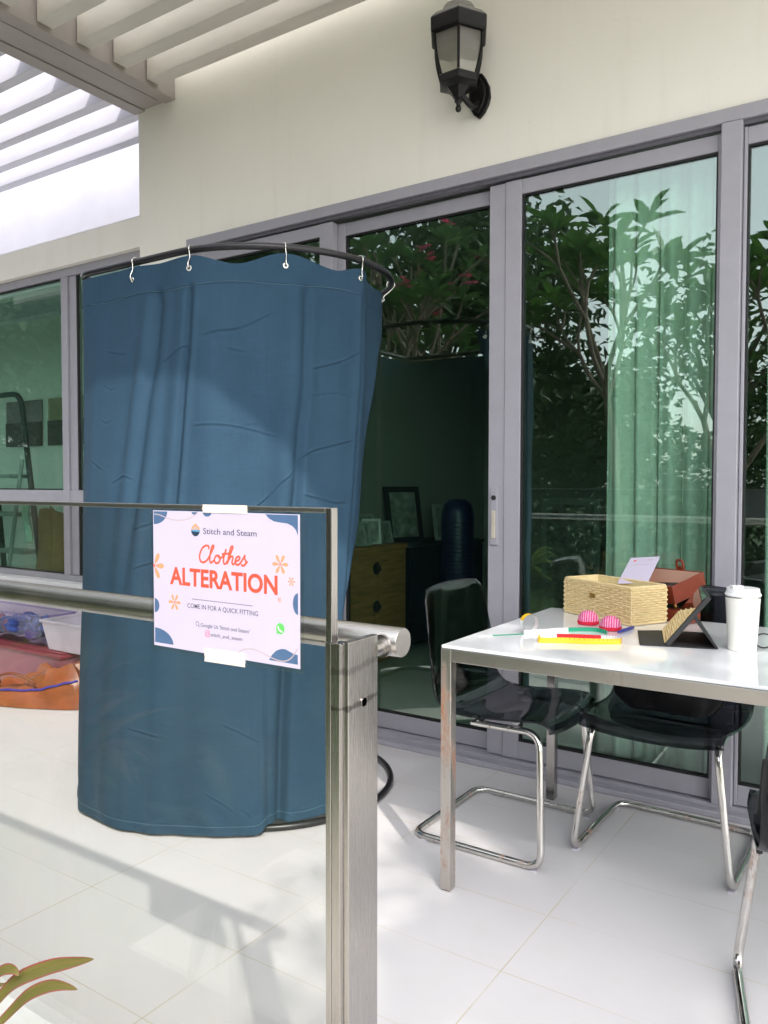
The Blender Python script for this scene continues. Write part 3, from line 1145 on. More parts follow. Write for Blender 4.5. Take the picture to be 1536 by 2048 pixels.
def flower(cx_, cz_, r, half=False):
    f = MB()
    for k in range(6):
        a = R(k * 60 + (0 if not half else 0))
        if half and math.cos(a) < -.2:
            continue
        pl, ctr = [], Vector((cx_, cz_))
        d = Vector((math.cos(a), math.sin(a)))
        t = Vector((-d.y, d.x))
        for q in range(17):
            u = 2 * PI * q / 16
            rr = ctr + d * r * (.58 + .42 * math.cos(u)) + t * r * .21 * math.sin(u) * (.75 + .35 * math.cos(u))
            if half:
                rr.x = max(rr.x, cx_)
            pl.append((rr.x, rr.y))
        f.slab(pl[:-1], PF - IN, PF, 0)
        if r > .006:
            ribbon(pl, r * .035, f, PF - IN, n=2)
            for j in range(len(f.mi) - 6 * 32, len(f.mi)):
                pass
        f.slab([(ctr.x + t.x * r * .02, ctr.y + t.y * r * .02), (ctr.x + d.x * r * .5, ctr.y + d.y * r * .5), (ctr.x - t.x * r * .02, ctr.y - t.y * r * .02)], PF - 2.5 * IN, PF - 1.6 * IN, 1)
    f.slab(arc(cx_, cz_, r * .09, r * .09, 0, 330, 11), PF - 3 * IN, PF - IN, 1)
    f.build('flower_motif', [M['peach'], M['orange']], ps)


flower(-.7359, 1.1068, .0145)
flower(-.7155, 1.0838, .0068)
flower(-.7377, 1.0567, .0042)
flower(-.9524, 1.0353, .0132)
flower(-.9990, 1.0900, .0222, True)
ic = MB()
P = arc(-.9022, 1.0066, .0032, .0034, 0, 360, 16)
ribbon(P, .0008, ic, n=1)
ribbon([(-.9000, 1.0044), (-.8972, 1.0012)], .0008, ic)
ic.build('magnifier_icon', M['ink'], ps)
ic = MB()
ribbon(rounded(-.8850, -.8764, .9888, .9980, .0024) + [(-.8764, .9956)], .0009, ic, n=1)
ribbon(arc(-.8807, .9934, .0022, .0023, 0, 360, 14), .0008, ic, n=1)
ic.slab(arc(-.8783, .9961, .0005, .0005, 0, 300, 6), PF - IN, PF)
ic.build('camera_icon', M['pinkink'], ps)
ic = MB()
ic.slab(arc(-.7362, 1.0160, .0078, .0080, 0, 345, 24), PF - IN, PF, 0)
ic.slab([(-.7425, 1.0118), (-.7438, 1.0075), (-.7395, 1.0092)], PF - IN, PF - .00001, 0)
ribbon([(-.7402, 1.0196), (-.7398, 1.0168), (-.7376, 1.0138), (-.7344, 1.0120), (-.7322, 1.0120)], .0020, ic, PF - IN)
for j in range(len(ic.mi)):
    if j >= 2 * 0 + (25 + 2) + 5:
        ic.mi[j] = 1
ic.build('phone_icon', [M['greenink'], M['whiteink']], ps)


def tape(x0, x1, z0, z1, sk):
    t = MB()
    n = 24
    rnd = random.Random(int(x0 * 1e4))
    top = [(x0 + (x1 - x0) * k / n, z1 + sk * k / n) for k in range(n + 1)]
    bot = [(x0 + (x1 - x0) * k / n, z0 + sk * k / n) for k in range(n + 1)]
    side = [(x1 + rnd.uniform(-.0008, .0008), z0 + sk + (z1 - z0) * k / 6) for k in range(1, 6)]
    sidel = [(x0 + rnd.uniform(-.0012, .0012), z1 - (z1 - z0) * k / 6) for k in range(1, 6)]
    t.slab(bot + side + top[::-1] + sidel, PYb - .0018, PYb - .0013)
    return t.build('tape', M['maskt'], ps)


tape(-.889, -.798, 1.1765, 1.1885, .0)
tape(-.887, -.8035, .9512, .9715, .0015)

# ================================================================== FITTING ROOM
import numpy as np
RX, RY = -2.30, 2.41
TZ = 2.030
SA, SB, SY, SR = -2.755, -2.17, 2.43, .488      # hoop: half round at the right, rounded square at the left
fb = thing('fitting_room_frame', 'black pipe hoop frame of the pop-up fitting room', 'frame', (RX, RY, 0))


def oblong(n=40):
    out = []
    for k in range(n + 1):
        a = R(-90 + 180 * k / n)
        out.append((SB + SR * math.cos(a), SY + SR * math.sin(a)))
    c_ = .09
    for cx_, cy_, a0 in ((SA + c_, SY + SR - c_, 90), (SA + c_, SY - SR + c_, 180)):
        for k in range(11):
            a = R(a0 + 90 * k / 10)
            out.append((cx_ + c_ * math.cos(a), cy_ + c_ * math.sin(a)))
    return out


OBL = oblong()


def hoop_r(t):
    """distance from (RX, RY) to the hoop at angle t in degrees"""
    d = (math.cos(R(t)), math.sin(R(t)))
    best = .5
    for (xa, ya), (xb, yb) in zip(OBL, OBL[1:] + OBL[:1]):
        ex, ey = xb - xa, yb - ya
        den = d[0] * ey - d[1] * ex
        if abs(den) < 1e-12:
            continue
        px, py = xa - RX, ya - RY
        r = (px * ey - py * ex) / den
        q = (px * d[1] - py * d[0]) / den
        if r > 0 and -1e-9 <= q <= 1 + 1e-9:
            best = r
    return best


MB().tube([(x, y, TZ) for x, y in oblong()], .0125, 14, closed=True).build('top_ring', M['pipe'], fb, smooth=60)
MB().tube([(x, y, .0135) for x, y in oblong()], .0125, 14, closed=True).build('floor_ring', M['pipe'], fb, smooth=60)
for x in (-2.64, -2.32):
    MB().tube([(x, SY + SR, .014), (x, SY + SR, TZ)], .011, 12).build('pole', M['pipe'], fb, smooth=60)

HOOKS = [-100.5, -67.0, -32.3, -3.6, 32.0]
ZE = 1.964
TT_ = np.linspace(-190, 40, 2301)
HR_ = np.array([hoop_r(t) for t in TT_])


def keyed(keys, t):
    """smooth interpolation of (position, value) pairs"""
    kx = np.array([k[0] for k in keys], float)
    ky = np.array([k[1] for k in keys], float)
    t = np.clip(np.asarray(t, float), kx[0], kx[-1])
    i = np.clip(np.searchsorted(kx, t) - 1, 0, len(kx) - 2)
    u = (t - kx[i]) / (kx[i + 1] - kx[i])
    u = u * u * (3 - 2 * u)
    return ky[i] + (ky[i + 1] - ky[i]) * u


def lin(keys, t):
    return np.interp(t, [k[0] for k in keys], [k[1] for k in keys])


KBOT = [(-190, .64), (-150, .635), (-130, .650), (-119, .652), (-110, .657), (-97, .655), (-89, .645), (-78, .620), (-61, .600), (-45, .603), (-41.5, .596), (-38.5, .572), (-26, .586), (-15, .590), (30, .58)]
KTOP_OFF = [(-190, .004), (-110, .004), (-100, .010), (-84, .002), (-67, .012), (-48, .004), (-32, .012), (-14, -.004), (-3, -.004), (40, -.012)]
KZT = [(-190, 2.008), (-127, 2.008), (-100, 2.010), (-84, 2.005), (-67, 2.008), (-48, 1.970), (-32.3, 2.006), (-14, 1.974), (-3.6, 1.998), (14, 1.982), (32, 1.992), (40, 1.985)]
KEDGE = [(0, -15), (.62, -10.2), (.72, -8.3), (.81, -6.5), (.95, -3), (1.06, 1.5), (1.24, 6), (1.42, 12), (1.59, 19), (1.75, 25), (1.83, 31), (1.92, 35), (2.01, 37)]
KF1 = [(0, -77), (1.0, -73.5), (1.54, -69.6), (1.71, -67.8), (1.90, -66.6), (2.01, -66.2)]
KF0 = [(0, -96), (1.0, -92), (1.52, -88.7), (1.66, -86.6), (1.83, -85), (2.01, -84)]
KF2 = [(0, -34.6), (.09, -34.4), (.39, -33.6), (1.08, -29.9), (1.20, -28.8), (1.40, -27.7), (1.56, -25.8), (1.90, -24.8), (2.01, -24.4)]
KF4 = [(0, -17), (.62, -12.0), (.81, -9.6), (.97, -8.3), (1.17, -6.6), (1.42, -4.9), (1.60, -3.3), (1.89, -2.6), (2.01, -2.4)]
CREASES = [([(-80.5, 1.651), (-73.1, 1.687), (-66.8, 1.706)], .0045), ([(-62, 1.731), (-56, 1.746), (-49.6, 1.752), (-44.3, 1.767), (-35.9, 1.809)], .0045),
           ([(-23.4, 1.622), (-12.2, 1.657), (-3.5, 1.70)], .0045), ([(-44, 1.13), (-38, 1.18), (-34.4, 1.224), (-31.1, 1.254), (-27.8, 1.303), (-26.3, 1.318), (-22.8, 1.337), (-13.4, 1.362), (-6, 1.38)], .0055),
           ([(-27, 1.186), (-20.1, 1.171), (-13.5, 1.155), (-7.5, 1.157)], .0045), ([(-88.6, .918), (-83.5, .938), (-76, .952)], .004), ([(-90.7, 1.056), (-84.7, 1.074), (-77, 1.098)], .004),
           ([(-65.3, 1.423), (-57.2, 1.426), (-49.1, 1.419), (-35.1, 1.384)], .003), ([(-86.8, .37), (-80.2, .358), (-73.2, .347)], .0035), ([(-54.1, .398), (-48.2, .372), (-41.3, .329)], .0035),
           ([(-60.3, .165), (-55, .134), (-49.1, .092)], .003), ([(-48.2, .107), (-45.9, .092), (-43.8, .063)], .004), ([(-52.1, 1.688), (-47.3, 1.677), (-44, 1.673)], .003),
           ([(-121.2, 1.311), (-116.2, 1.288), (-112, 1.27)], .0025), ([(-84.1, .736), (-81.4, .742), (-79, .748)], .0035), ([(-115.9, 1.72), (-108.4, 1.704), (-103, 1.699)], .002),
           ([(-118, 1.47), (-113, 1.45), (-109, 1.46)], .002), ([(-117, 1.60), (-112, 1.575), (-108, 1.58)], .0015), ([(-106, 1.22), (-98, 1.25), (-92, 1.235)], .003), ([(-24, 1.53), (-14, 1.545), (-6, 1.535)], .002)]
rnd = random.Random(5)
for _ in range(9):
    t0, z0, le = rnd.uniform(-112, -14), rnd.uniform(.12, 1.85), rnd.uniform(4, 13)
    CREASES.append(([(t0, z0), (t0 + le / 2, z0 + rnd.uniform(-.02, .025)), (t0 + le, z0 + rnd.uniform(-.05, .05))], rnd.uniform(.0005, .0012)))


def ss(a, b, x):
    t = np.clip((x - a) / (b - a), 0, 1)
    return t * t * (3 - 2 * t)


def canvas_r(t, z):
    """distance of the cloth from the axis at angle t (deg), height z"""
    t, z = np.asarray(t, float), np.asarray(z, float)
    top = np.interp(t, TT_, HR_) + keyed(KTOP_OFF, t)
    bot = keyed(KBOT, t)
    k = ss(2.0, .15, z) * .55 + .45 * np.clip((2.0 - z) / 1.9, 0, 1)
    r = top + (bot - top) * k
    hang = ss(2.0, 1.6, z)
    r = r + hang * (.0042 * np.sin(np.radians(t) * 12 + z * 1.1) + .0028 * np.sin(np.radians(t) * 23 + 1.3 - z * .7))
    f1, f0, f2, f4 = lin(KF1, z), lin(KF0, z), lin(KF2, z), lin(KF4, z)
    below = ss(1.93, 1.86, z)
    lowf = ss(.6, 1.2, z)
    r = r + below * lowf * (-.015 * np.exp(-((t - f1) / 1.5) ** 2) + .007 * np.exp(-((t - f1 - 2.6) / 1.6) ** 2) + .004 * np.exp(-((t - f1 + 3.5) / 2.5) ** 2))
    r = r + below * lowf * (-.015 * np.exp(-((t - f0) / 2.6) ** 2) + .009 * np.exp(-((t - f0 - 6) / 3.0) ** 2) + .007 * np.exp(-((t - f0 + 6) / 3.0) ** 2))
    d2 = .55 + .45 * ss(1.6, 1.0, z)
    r = r + below * d2 * (-.024 * np.exp(-((t - f2) / 1.7) ** 2) + .022 * np.exp(-((t - f2 + 5) / 3.6) ** 2) + .004 * np.exp(-((t - f2 - 3) / 1.5) ** 2))
    q = t - f4
    r = r + .007 * np.exp(-(q / 2.2) ** 2) - .052 * ss(-1, 14, q) + .030 * ss(18, 40, q) - .010 * np.exp(-((q - 2.2) / 1.2) ** 2) * below
    # free left bulge and the loosely pulled middle
    r = r + .006 * ss(-130, -112, t) * ss(-100, -112, t) * hang
    for pts, h in CREASES:
        ta, tb = pts[0][0], pts[-1][0]
        za, zb = min(p[1] for p in pts) - .05, max(p[1] for p in pts) + .05
        m = (t > ta) & (t < tb) & (z > za) & (z < zb)
        if not np.any(m):
            continue
        P = spline([(a, b, 0) for a, b in pts], 6)
        zc = np.interp(t, [p.x for p in P], [p.y for p in P])
        e = np.clip(np.minimum((t - ta) / 2.0, (tb - t) / 2.0), 0, 1)
        s0 = (z - zc)
        r = r + np.where(m, h * e * (np.exp(-(s0 / .0042) ** 2) - .75 * np.exp(-((s0 + .0075) / .0055) ** 2)) * .68, 0)
    r = r + .0016 * (z > 1.905)
    lo = keyed(KLO, t)
    r = r + .0020 * (z - lo < .030) + .0025 * np.sin(z * 31 + t * .55) * ss(.10, 0, z - lo)
    return r


KLO = [(-190, .016), (-120, .015), (-100, .013), (-60, .012), (-43, .013), (-38.5, .034), (-26, .030), (-15, .036), (30, .03)]
NU, NV = 560, 820
uu, vv = np.meshgrid(np.linspace(0, 1, NU + 1), np.linspace(0, 1, NV + 1))
znom = .013 + vv * 1.985
te_ = lin(KEDGE, znom)
tg = -185 + (te_ + 185) * uu
zl = keyed(KLO, tg)
zg = zl + (keyed(KZT, tg) - zl) * vv
rg = canvas_r(tg, zg)
ag = np.radians(tg)
V = np.stack([RX + rg * np.cos(ag), RY + rg * np.sin(ag), zg], -1).reshape(-1, 3)
ii = (np.arange(NV)[:, None] * (NU + 1) + np.arange(NU)[None, :]).ravel()
F = np.stack([ii, ii + 1, ii + NU + 2, ii + NU + 1], 1).astype(np.int32)
ct = thing('fitting_room_curtain', 'blue canvas curtain hung round the fitting room hoop', 'curtain', (RX, RY - .5, 0))
me = bpy.data.meshes.new('canvas')
me.vertices.add(len(V))
me.vertices.foreach_set('co', V.astype(np.float32).ravel())
me.loops.add(F.size)
me.loops.foreach_set('vertex_index', F.ravel())
me.polygons.add(len(F))
me.polygons.foreach_set('loop_start', np.arange(len(F), dtype=np.int32) * 4)
me.polygons.foreach_set('use_smooth', np.ones(len(F), dtype=bool))
me.update(calc_edges=True)
me.validate()
me.materials.append(M['navy'])
co = bpy.data.objects.new('canvas', me)
COL.objects.link(co)
md = co.modifiers.new('thickness', 'SOLIDIFY')
md.thickness = .0016
put(ct, co)


def on_sheet(t, z, out=.002):
    r = float(canvas_r(t, z)) + out
    return Vector((RX + r * math.cos(R(t)), RY + r * math.sin(R(t)), z))


P = [on_sheet(-126 + k * .8, 1.905 - .006 * math.sin(k * .12), .0012) for k in range(0, 153)]
MB().tube(P, .0010, 5).build('seam', M['stitch'], ct, smooth=60)
P = [on_sheet(-128 + k * .8, float(keyed(KLO, -128 + k * .8)) + .031, .0012) for k in range(0, 140)]
MB().tube(P, .0009, 5).build('hem_seam', M['stitch'], ct, smooth=60)
hl = ['nearest the side window', 'second from the side window', 'in the middle of the curtain', 'where the curtain turns the corner', 'at the free edge beside the door']
for t, lb in zip(HOOKS, hl):
    a = R(t)
    p = on_sheet(t, ZE, .0015)
    e = MB()
    e.m = Matrix.Translation(p) @ Matrix.Rotation(a, 4, 'Z') @ Matrix.Rotation(R(90), 4, 'Y')
    e.lathe([(.005, 0), (.0055, .0016), (.009, .0016), (.0105, .0002), (.0105, -.001), (.005, -.001)], 20, closed=True)
    e.lathe([(.0051, .0002), (.0051, .0006)], 12, mi=1)
    e.build('eyelet', [M['ring'], M['gasket']], ct, smooth=40)
    er, et = Vector((math.cos(a), math.sin(a), 0)), Vector((-math.sin(a), math.cos(a), 0))
    c = Vector((RX, RY, TZ)) + er * hoop_r(t)
    r0 = .0158
    pts = [c + er * (-.014) + Vector((0, 0, -.010))]
    for k in range(9):
        b = R(190 - k * 27.5)
        pts.append(c + (er * math.cos(b) + Vector((0, 0, 1)) * math.sin(b)) * r0)
    pts.append(c.lerp(p, .45) + er * .008 + et * .003)
    pts.append(p + er * .006 + Vector((0, 0, .018)))
    pts.append(p + er * .008 + Vector((0, 0, .004)))
    pts.append(p + er * .001 + Vector((0, 0, -.002)))
    h = MB()
    h.tube(spline(pts, 5), .0021, 8)
    tag(h.build('curtain_hook', M['ring'], smooth=60), 'silver S-shaped curtain hook ' + lb, 'hook', 'silver hooks carrying the blue curtain')

# ================================================================== TABLE
TX0, TX1, TY0, TY1, TT = -1.158, .19, 2.045, 2.905, .742
tb = thing('table', 'white glass topped steel dining table', 'table', ((TX0 + TX1) / 2, (TY0 + TY1) / 2, 0))
b_ = MB()
b_.box(TX0 + .001, TX1 - .001, TY0 + .001, TY1 - .001, TT - .010, TT)
b_.build('tabletop', M['topglass'], tb, bevel=.003, seg=3)
L = .034
for x in (TX0, TX1 - L):
    for y in (TY0, TY1 - L):
        box('leg', M['steelrust'] if x == TX0 and y == TY0 else M['steel'], x, x + L, y, y + L, .004, TT - .0105, tb, bevel=.002)
        box('foot', M['gasket'], x + .004, x + L - .004, y + .004, y + L - .004, 0.0005, .0045, tb)
b_ = MB()
zt0, zt1 = TT - .048, TT - .0105
b_.box(TX0 + L + .0004, TX1 - L - .0004, TY0 + .001, TY0 + L - .004, zt0, zt1)
b_.box(TX0 + L + .0004, TX1 - L - .0004, TY1 - L + .004, TY1 - .001, zt0, zt1)
b_.box(TX0 + .001, TX0 + L - .004, TY0 + L + .0004, TY1 - L - .0004, zt0, zt1)
b_.box(TX1 - L + .004, TX1 - .001, TY0 + L + .0004, TY1 - L - .0004, zt0, zt1)
b_.build('apron', M['steelfr'], tb, bevel=.002)


# ================================================================== CHAIRS (forward = +x)
def make_chair():
    t = thing('chair', 'smoky clear plastic cantilever chair at the left end of the white table', 'chair', (0, 0, 0), 'smoky plastic chairs round the table')
    prof = [(.262, .418), (.256, .436), (.235, .447), (.19, .450), (.10, .444), (.0, .436), (-.07, .436), (-.115, .446), (-.148, .475), (-.168, .52), (-.183, .58), (-.197, .66), (-.210, .74), (-.220, .80), (-.228, .835), (-.238, .852)]
    P = spline([(a, 0, b) for a, b in prof], 5)
    n = len(P) - 1

    def shell(u, v):
        i = min(n, max(0, v * n))
        k = min(n - 1, int(i))
        p = P[k].lerp(P[k + 1], i - k)
        s = (u - .5) * 2
        up = sstep(.43, .62, p.z) * sstep(-.05, -.15, p.x)        # 0 on the seat, 1 on the back
        hw_ = .238 - .016 * sstep(.10, .26, p.x) - .018 * sstep(.6, .85, p.z)
        # rounded outline at the top corners and the front corners
        rt_ = sstep(.80, .853, p.z)
        hw_ -= .030 * rt_ * rt_
        dish = .020 * (abs(s) ** 2.4)
        x = p.x + dish * up * .9 - (.012 * s * s if p.x > .2 else 0)
        z = p.z + dish * (1 - up) * .8 - .012 * (1 - s * s) * sstep(.12, 0, abs(p.x - .02)) + (.010 * (1 - s * s) * sstep(.80, .85, p.z))
        return (x, s * hw_, z)
    m = MB()
    m.grid(shell, 28, n)
    m.build('seat_shell', M['smoky'], t, smooth=180, solid=.0055)
    f = MB()
    rr = .0115
    hw0, hw1 = .245, .205
    pts = [(-.02, hw1 - .02, .418), (.205, hw1 - .01, .424), (.235, hw0, .0125), (-.235, hw0, .0125), (-.235, -hw0, .0125), (.235, -hw0, .0125), (.205, -hw1 + .01, .424), (-.02, -hw1 + .02, .418)]
    f.tube(fillet(pts, .055, 8), rr, 14)
    f.build('tube_frame', M['chrome'], t, smooth=60)
    for s in (-1, 1):
        for x in (.20, -.20):
            box('glide', M['greybin'], x, x + .022, s * .243 - .009, s * .243 + .009, .0004, .003, t)
    f = MB()
    f.box(-.045, -.015, -.19, .19, .4085, .4195)
    f.build('cross_plate', M['chrome'], t, bevel=.002)
    for x in (-.03, .12):
        for s in (-1, 1):
            f = MB()
            f.lathe([(.012, .4290), (.014, .431), (.012, .4335), (.004, .4345)], 14, (x, s * .187, 0.011 if x > .1 else .006))
            f.build('screw_cap', M['lid'], t, smooth=40)
    return t


ch = make_chair()
ch.location = (-1.180, 2.555, 0)
dup(ch, (-.665, 2.735, 0), R(-91), 'smoky clear plastic chair behind the white table holding a black bag')
dup(ch, (-.050, 1.954, 0), R(104), 'smoky clear plastic chair on the near side of the table, mostly cut off')

# black bag on the second chair
b_ = MB()


def bagf(u, v):
    a = 2 * PI * u
    rx, ry = .165, .085
    k = (1 - .25 * sstep(.5, 1, v)) * (.86 + .14 * sstep(0, .2, v))
    e = 3.2
    c, s = math.cos(a), math.sin(a)
    q = (abs(c) ** e + abs(s) ** e) ** (-1 / e)
    wob = .008 * math.sin(5 * a + 7 * v) + .006 * math.sin(11 * a - 4 * v)
    return (-.675 + (rx * k + wob) * c * q, 2.76 + (ry * k + wob) * s * q, .462 + .215 * v + .008 * math.sin(3 * a) * v)


b_.grid(bagf, 48, 20)
bb = thing('black_bag', 'slouchy black cloth bag sitting on the chair under the table', 'bag', (-.675, 2.76, .445))
b_.build('bag_body', M['bagblack'], bb, smooth=180, solid=.003)
b_ = MB()
b_.tube(spline([(-.76, 2.70, .665), (-.74, 2.685, .685), (-.68, 2.68, .69), (-.62, 2.685, .68), (-.595, 2.70, .66)], 6), .008, 8)
b_.build('handle', M['bagblack'], bb, smooth=60)

# bag hanging on the near chair
hb = thing('hanging_bag', 'dark slate bag with a buckled strap hanging at the near chair', 'bag', (-.20, 1.93, .36))
b_ = MB()
b_.m = Matrix.Translation((-.176, 1.955, 0)) @ Matrix.Rotation(R(12), 4, 'Z')
b_.box(-.035, .16, -.012, .05, .335, .60)
b_.build('bag_body', M['bagnavy'], hb, bevel=.018, seg=4)
b_ = MB()
b_.m = Matrix.Translation((-.268, 1.945, 0))
b_.tube(spline([(.006, .0, .60), (.0, -.004, .52), (-.006, -.004, .44), (-.004, .0, .385)], 6), .007, 8)
b_.box(-.016, .008, -.012, -.004, .455, .475)
b_.build('strap', M['gasket'], hb, smooth=50)

# ================================================================== THINGS ON THE TABLE
TZ0 = TT + .0006
# wicker basket
BX, BY, BA = -.884, 2.813, R(-29)
bk = thing('wicker_basket', 'open rectangular basket woven from pale cane', 'basket', (BX, BY, TZ0))
bl, bw, bh = .335, .160, .130
wm = MB()
wm.m = Matrix.Translation((BX, BY, TZ0)) @ Matrix.Rotation(BA, 4, 'Z')


def perim(n):
    """points round a rectangle with outward normals"""
    out = []
    segs = [((-bl / 2, -bw / 2), (bl / 2, -bw / 2), (0, -1)), ((bl / 2, -bw / 2), (bl / 2, bw / 2), (1, 0)), ((bl / 2, bw / 2), (-bl / 2, bw / 2), (0, 1)), ((-bl / 2, bw / 2), (-bl / 2, -bw / 2), (-1, 0))]
    for (a, b, nn) in segs:
        le = math.hypot(b[0] - a[0], b[1] - a[1])
        k = max(2, int(round(le / n)))
        for i in range(k):
            out.append((a[0] + (b[0] - a[0]) * i / k, a[1] + (b[1] - a[1]) * i / k, nn))
    return out


PR = perim(.0225)
rows = 15
for r_ in range(rows):
    z = .007 + r_ * (bh - .016) / (rows - 1)
    pts = []
    for i, (x, y, nn) in enumerate(PR):
        o_ = .0040 if (i + r_) % 2 else -.0030
        pts.append((x + nn[0] * o_, y + nn[1] * o_, z))
    wm.tube(pts, .0039, 6, closed=True)
for i, (x, y, nn) in enumerate(PR):
    wm.tube([(x, y, .003), (x, y, bh - .004)], .0032, 5)
wv_o = wm.build('woven_wall', M['wicker'], bk, smooth=50)
rim = MB()
rim.m = wm.m.copy()
rc = fillet([(-bl / 2, -bw / 2, 0), (bl / 2, -bw / 2, 0), (bl / 2, bw / 2, 0), (-bl / 2, bw / 2, 0)], .012, 4, closed=True)
rim.tube([(p.x, p.y, bh - .002) for p in rc], .0052, 8, closed=True)
rim.tube([(p.x, p.y, .0045) for p in rc], .0042, 8, closed=True)
rim.build('rim', M['wicker'], bk, smooth=60)
li = MB()
li.m = wm.m.copy()
i_ = .0055
for (x0, x1, y0, y1, z0, z1) in ((-bl / 2 + i_, bl / 2 - i_, -bw / 2 + i_, -bw / 2 + i_ + .002, .006, bh - .004), (-bl / 2 + i_, bl / 2 - i_, bw / 2 - i_ - .002, bw / 2 - i_, .006, bh - .004),
                                 (-bl / 2 + i_, -bl / 2 + i_ + .002, -bw / 2 + i_ + .002, bw / 2 - i_ - .002, .006, bh - .004), (bl / 2 - i_ - .002, bl / 2 - i_, -bw / 2 + i_ + .002, bw / 2 - i_ - .002, .006, bh - .004),
                                 (-bl / 2 + i_, bl / 2 - i_, -bw / 2 + i_, bw / 2 - i_, .003, .0058)):
    li.box(x0, x1, y0, y1, z0, z1)
li.build('lining', M['wickin'], bk)
cl = MB()
cl.m = wm.m @ Matrix.Translation((-.015, -bw / 2 - .006, .082))
cl.box(-.012, .012, -.0025, .002, -.008, .008)
cl.tube([(-.015, -.003, .004), (.0, -.006, .0), (.016, -.003, .003)], .0016, 6)
cl.build('clasp', M['brass'], bk, bevel=.001)
# card leaning in the basket
cdm = MB()
ctl, ctr_, cbl = Vector((-.885, 3.02, .939)), Vector((-.772, 3.01, .951)), Vector((-.895, 2.90, .871))
cu_ = (ctr_ - ctl).normalized()
cv_ = (ctl - cbl)
cv_ = (cv_ - cu_ * cv_.dot(cu_)).normalized()
cn_ = cu_.cross(cv_)
co_ = ctl + cu_ * .05 - cv_ * .150
M4 = Matrix(((cu_.x, -cn_.x, cv_.x, co_.x), (cu_.y, -cn_.y, cv_.y, co_.y), (cu_.z, -cn_.z, cv_.z, co_.z), (0, 0, 0, 1)))
cdm.m = M4
cdm.slab(rounded(-.05, .062, -.020, .150, .004), -.001, .001, 0)
card = thing('payment_card', 'white plastic card leaning in the leather tray behind the cane basket', 'card', (-.83, 2.92, TZ0 + .1))
cdm.build('card_sheet', M['paper'], card)
hm = MB()
hm.m = M4
hm.slab(arc(-.026, .128, .006, .004, 0, 350, 12), -.0013, -.00105)
hm.slab([(-.032, .127), (-.026, .120), (-.020, .127)], -.00135, -.0011)
hm.build('red_emblem', M['orange'], card)
hm = MB()
hm.m = M4
hm.slab([(.018, .128), (.040, .128), (.040, .131), (.018, .131)], -.0013, -.00105)
hm.slab([(-.034, .098), (.034, .098), (.034, .0995), (-.034, .0995)], -.0013, -.00105)
hm.build('grey_lines', M['taupe'], card)

# leather sewing box with a raised tray
lb_ = thing('leather_sewing_box', 'brown leather sewing box with its pink lined tray swung up', 'sewing box', (-.78, 2.84, TZ0))
LA = R(-24)
LM = Matrix.Translation((-.715, 2.815, TZ0)) @ Matrix.Rotation(LA, 4, 'Z')
b_ = MB()
b_.m = Matrix.Translation((-.668, 2.850, TZ0)) @ Matrix.Rotation(R(-24), 4, 'Z')
b_.box(-.05, .06, -.030, .040, .001, .040)
b_.build('box_base', M['leather'], lb_, bevel=.004)
tray = MB()
tfl, tfr, tbr = Vector((-.955, 2.95, .861)), Vector((-.683, 2.82, .866)), Vector((-.617, 2.97, .908))
tu = (tfr - tfl).normalized()
tv = tbr - tfr
tv = (tv - tu * tv.dot(tu)).normalized()
tn = tu.cross(tv)
tx, ty, th_ = .136, .086, .066
to_ = tfr - tu * tx + tv * ty - tn * th_
tray.m = Matrix(((tu.x, tv.x, tn.x, to_.x), (tu.y, tv.y, tn.y, to_.y), (tu.z, tv.z, tn.z, to_.z), (0, 0, 0, 1)))
tray.box(-tx, tx, -ty, ty, 0, .006)
tray.box(-tx, tx, -ty, -ty + .006, .006, th_)
tray.box(-tx, tx, ty - .006, ty, .006, th_)
tray.box(-tx, -tx + .006, -ty + .006, ty - .006, .006, th_)
tray.box(tx - .006, tx, -ty + .006, ty - .006, .006, th_)
tr_o = tray.build('tray', M['leather'], lb_, bevel=.002)
tl = MB()
tl.m = tray.m.copy()
tl.box(-tx + .006, tx - .006, -ty + .006, ty - .006, .0062, .0075)
tl.box(-tx + .0062, tx - .0062, -ty + .0062, -ty + .0075, .0075, th_ - .003)
tl.box(-tx + .0062, tx - .0062, ty - .0075, ty - .0062, .0075, th_ - .003)
tl.box(-tx + .0062, -tx + .0075, -ty + .0075, ty - .0075, .0075, th_ - .003)
tl.box(tx - .0075, tx - .0062, -ty + .0075, ty - .0075, .0075, th_ - .003)
tl.build('tray_lining', M['lining'], tr_o)
b_ = MB()
b_.m = tray.m.copy()
b_.m = tray.m @ Matrix.Translation((.035, 0, 0))
b_.tube(fillet([(-.012, ty - .001, th_ - .02), (-.014, ty + .004, th_ + .034), (.014, ty + .004, th_ + .034), (.014, ty - .001, th_ - .02)], .01, 5), .0045, 8)
b_.box(-.016, .016, ty - .0005, ty + .0035, th_ - .03, th_ + .012)
b_.build('strap_handle', M['leather'], tr_o, smooth=40)
b_ = MB()
for q in (.45, .92):
    e0 = to_ + tu * tx * q - tv * ty * .6
    b_.tube([(e0.x - .03, e0.y + .01, TZ0 + .03), tuple(e0 + tn * .01)], .0045, 6)
b_.build('hinge_arm', M['black'], lb_)
b_ = MB()
b_.m = tray.m @ Matrix.Translation((tx - .012, -ty + .012, -.013))
b_.lathe([(.005, 0), (.005, .013)], 12)
b_.build('tray_foot', M['brass'], lb_)

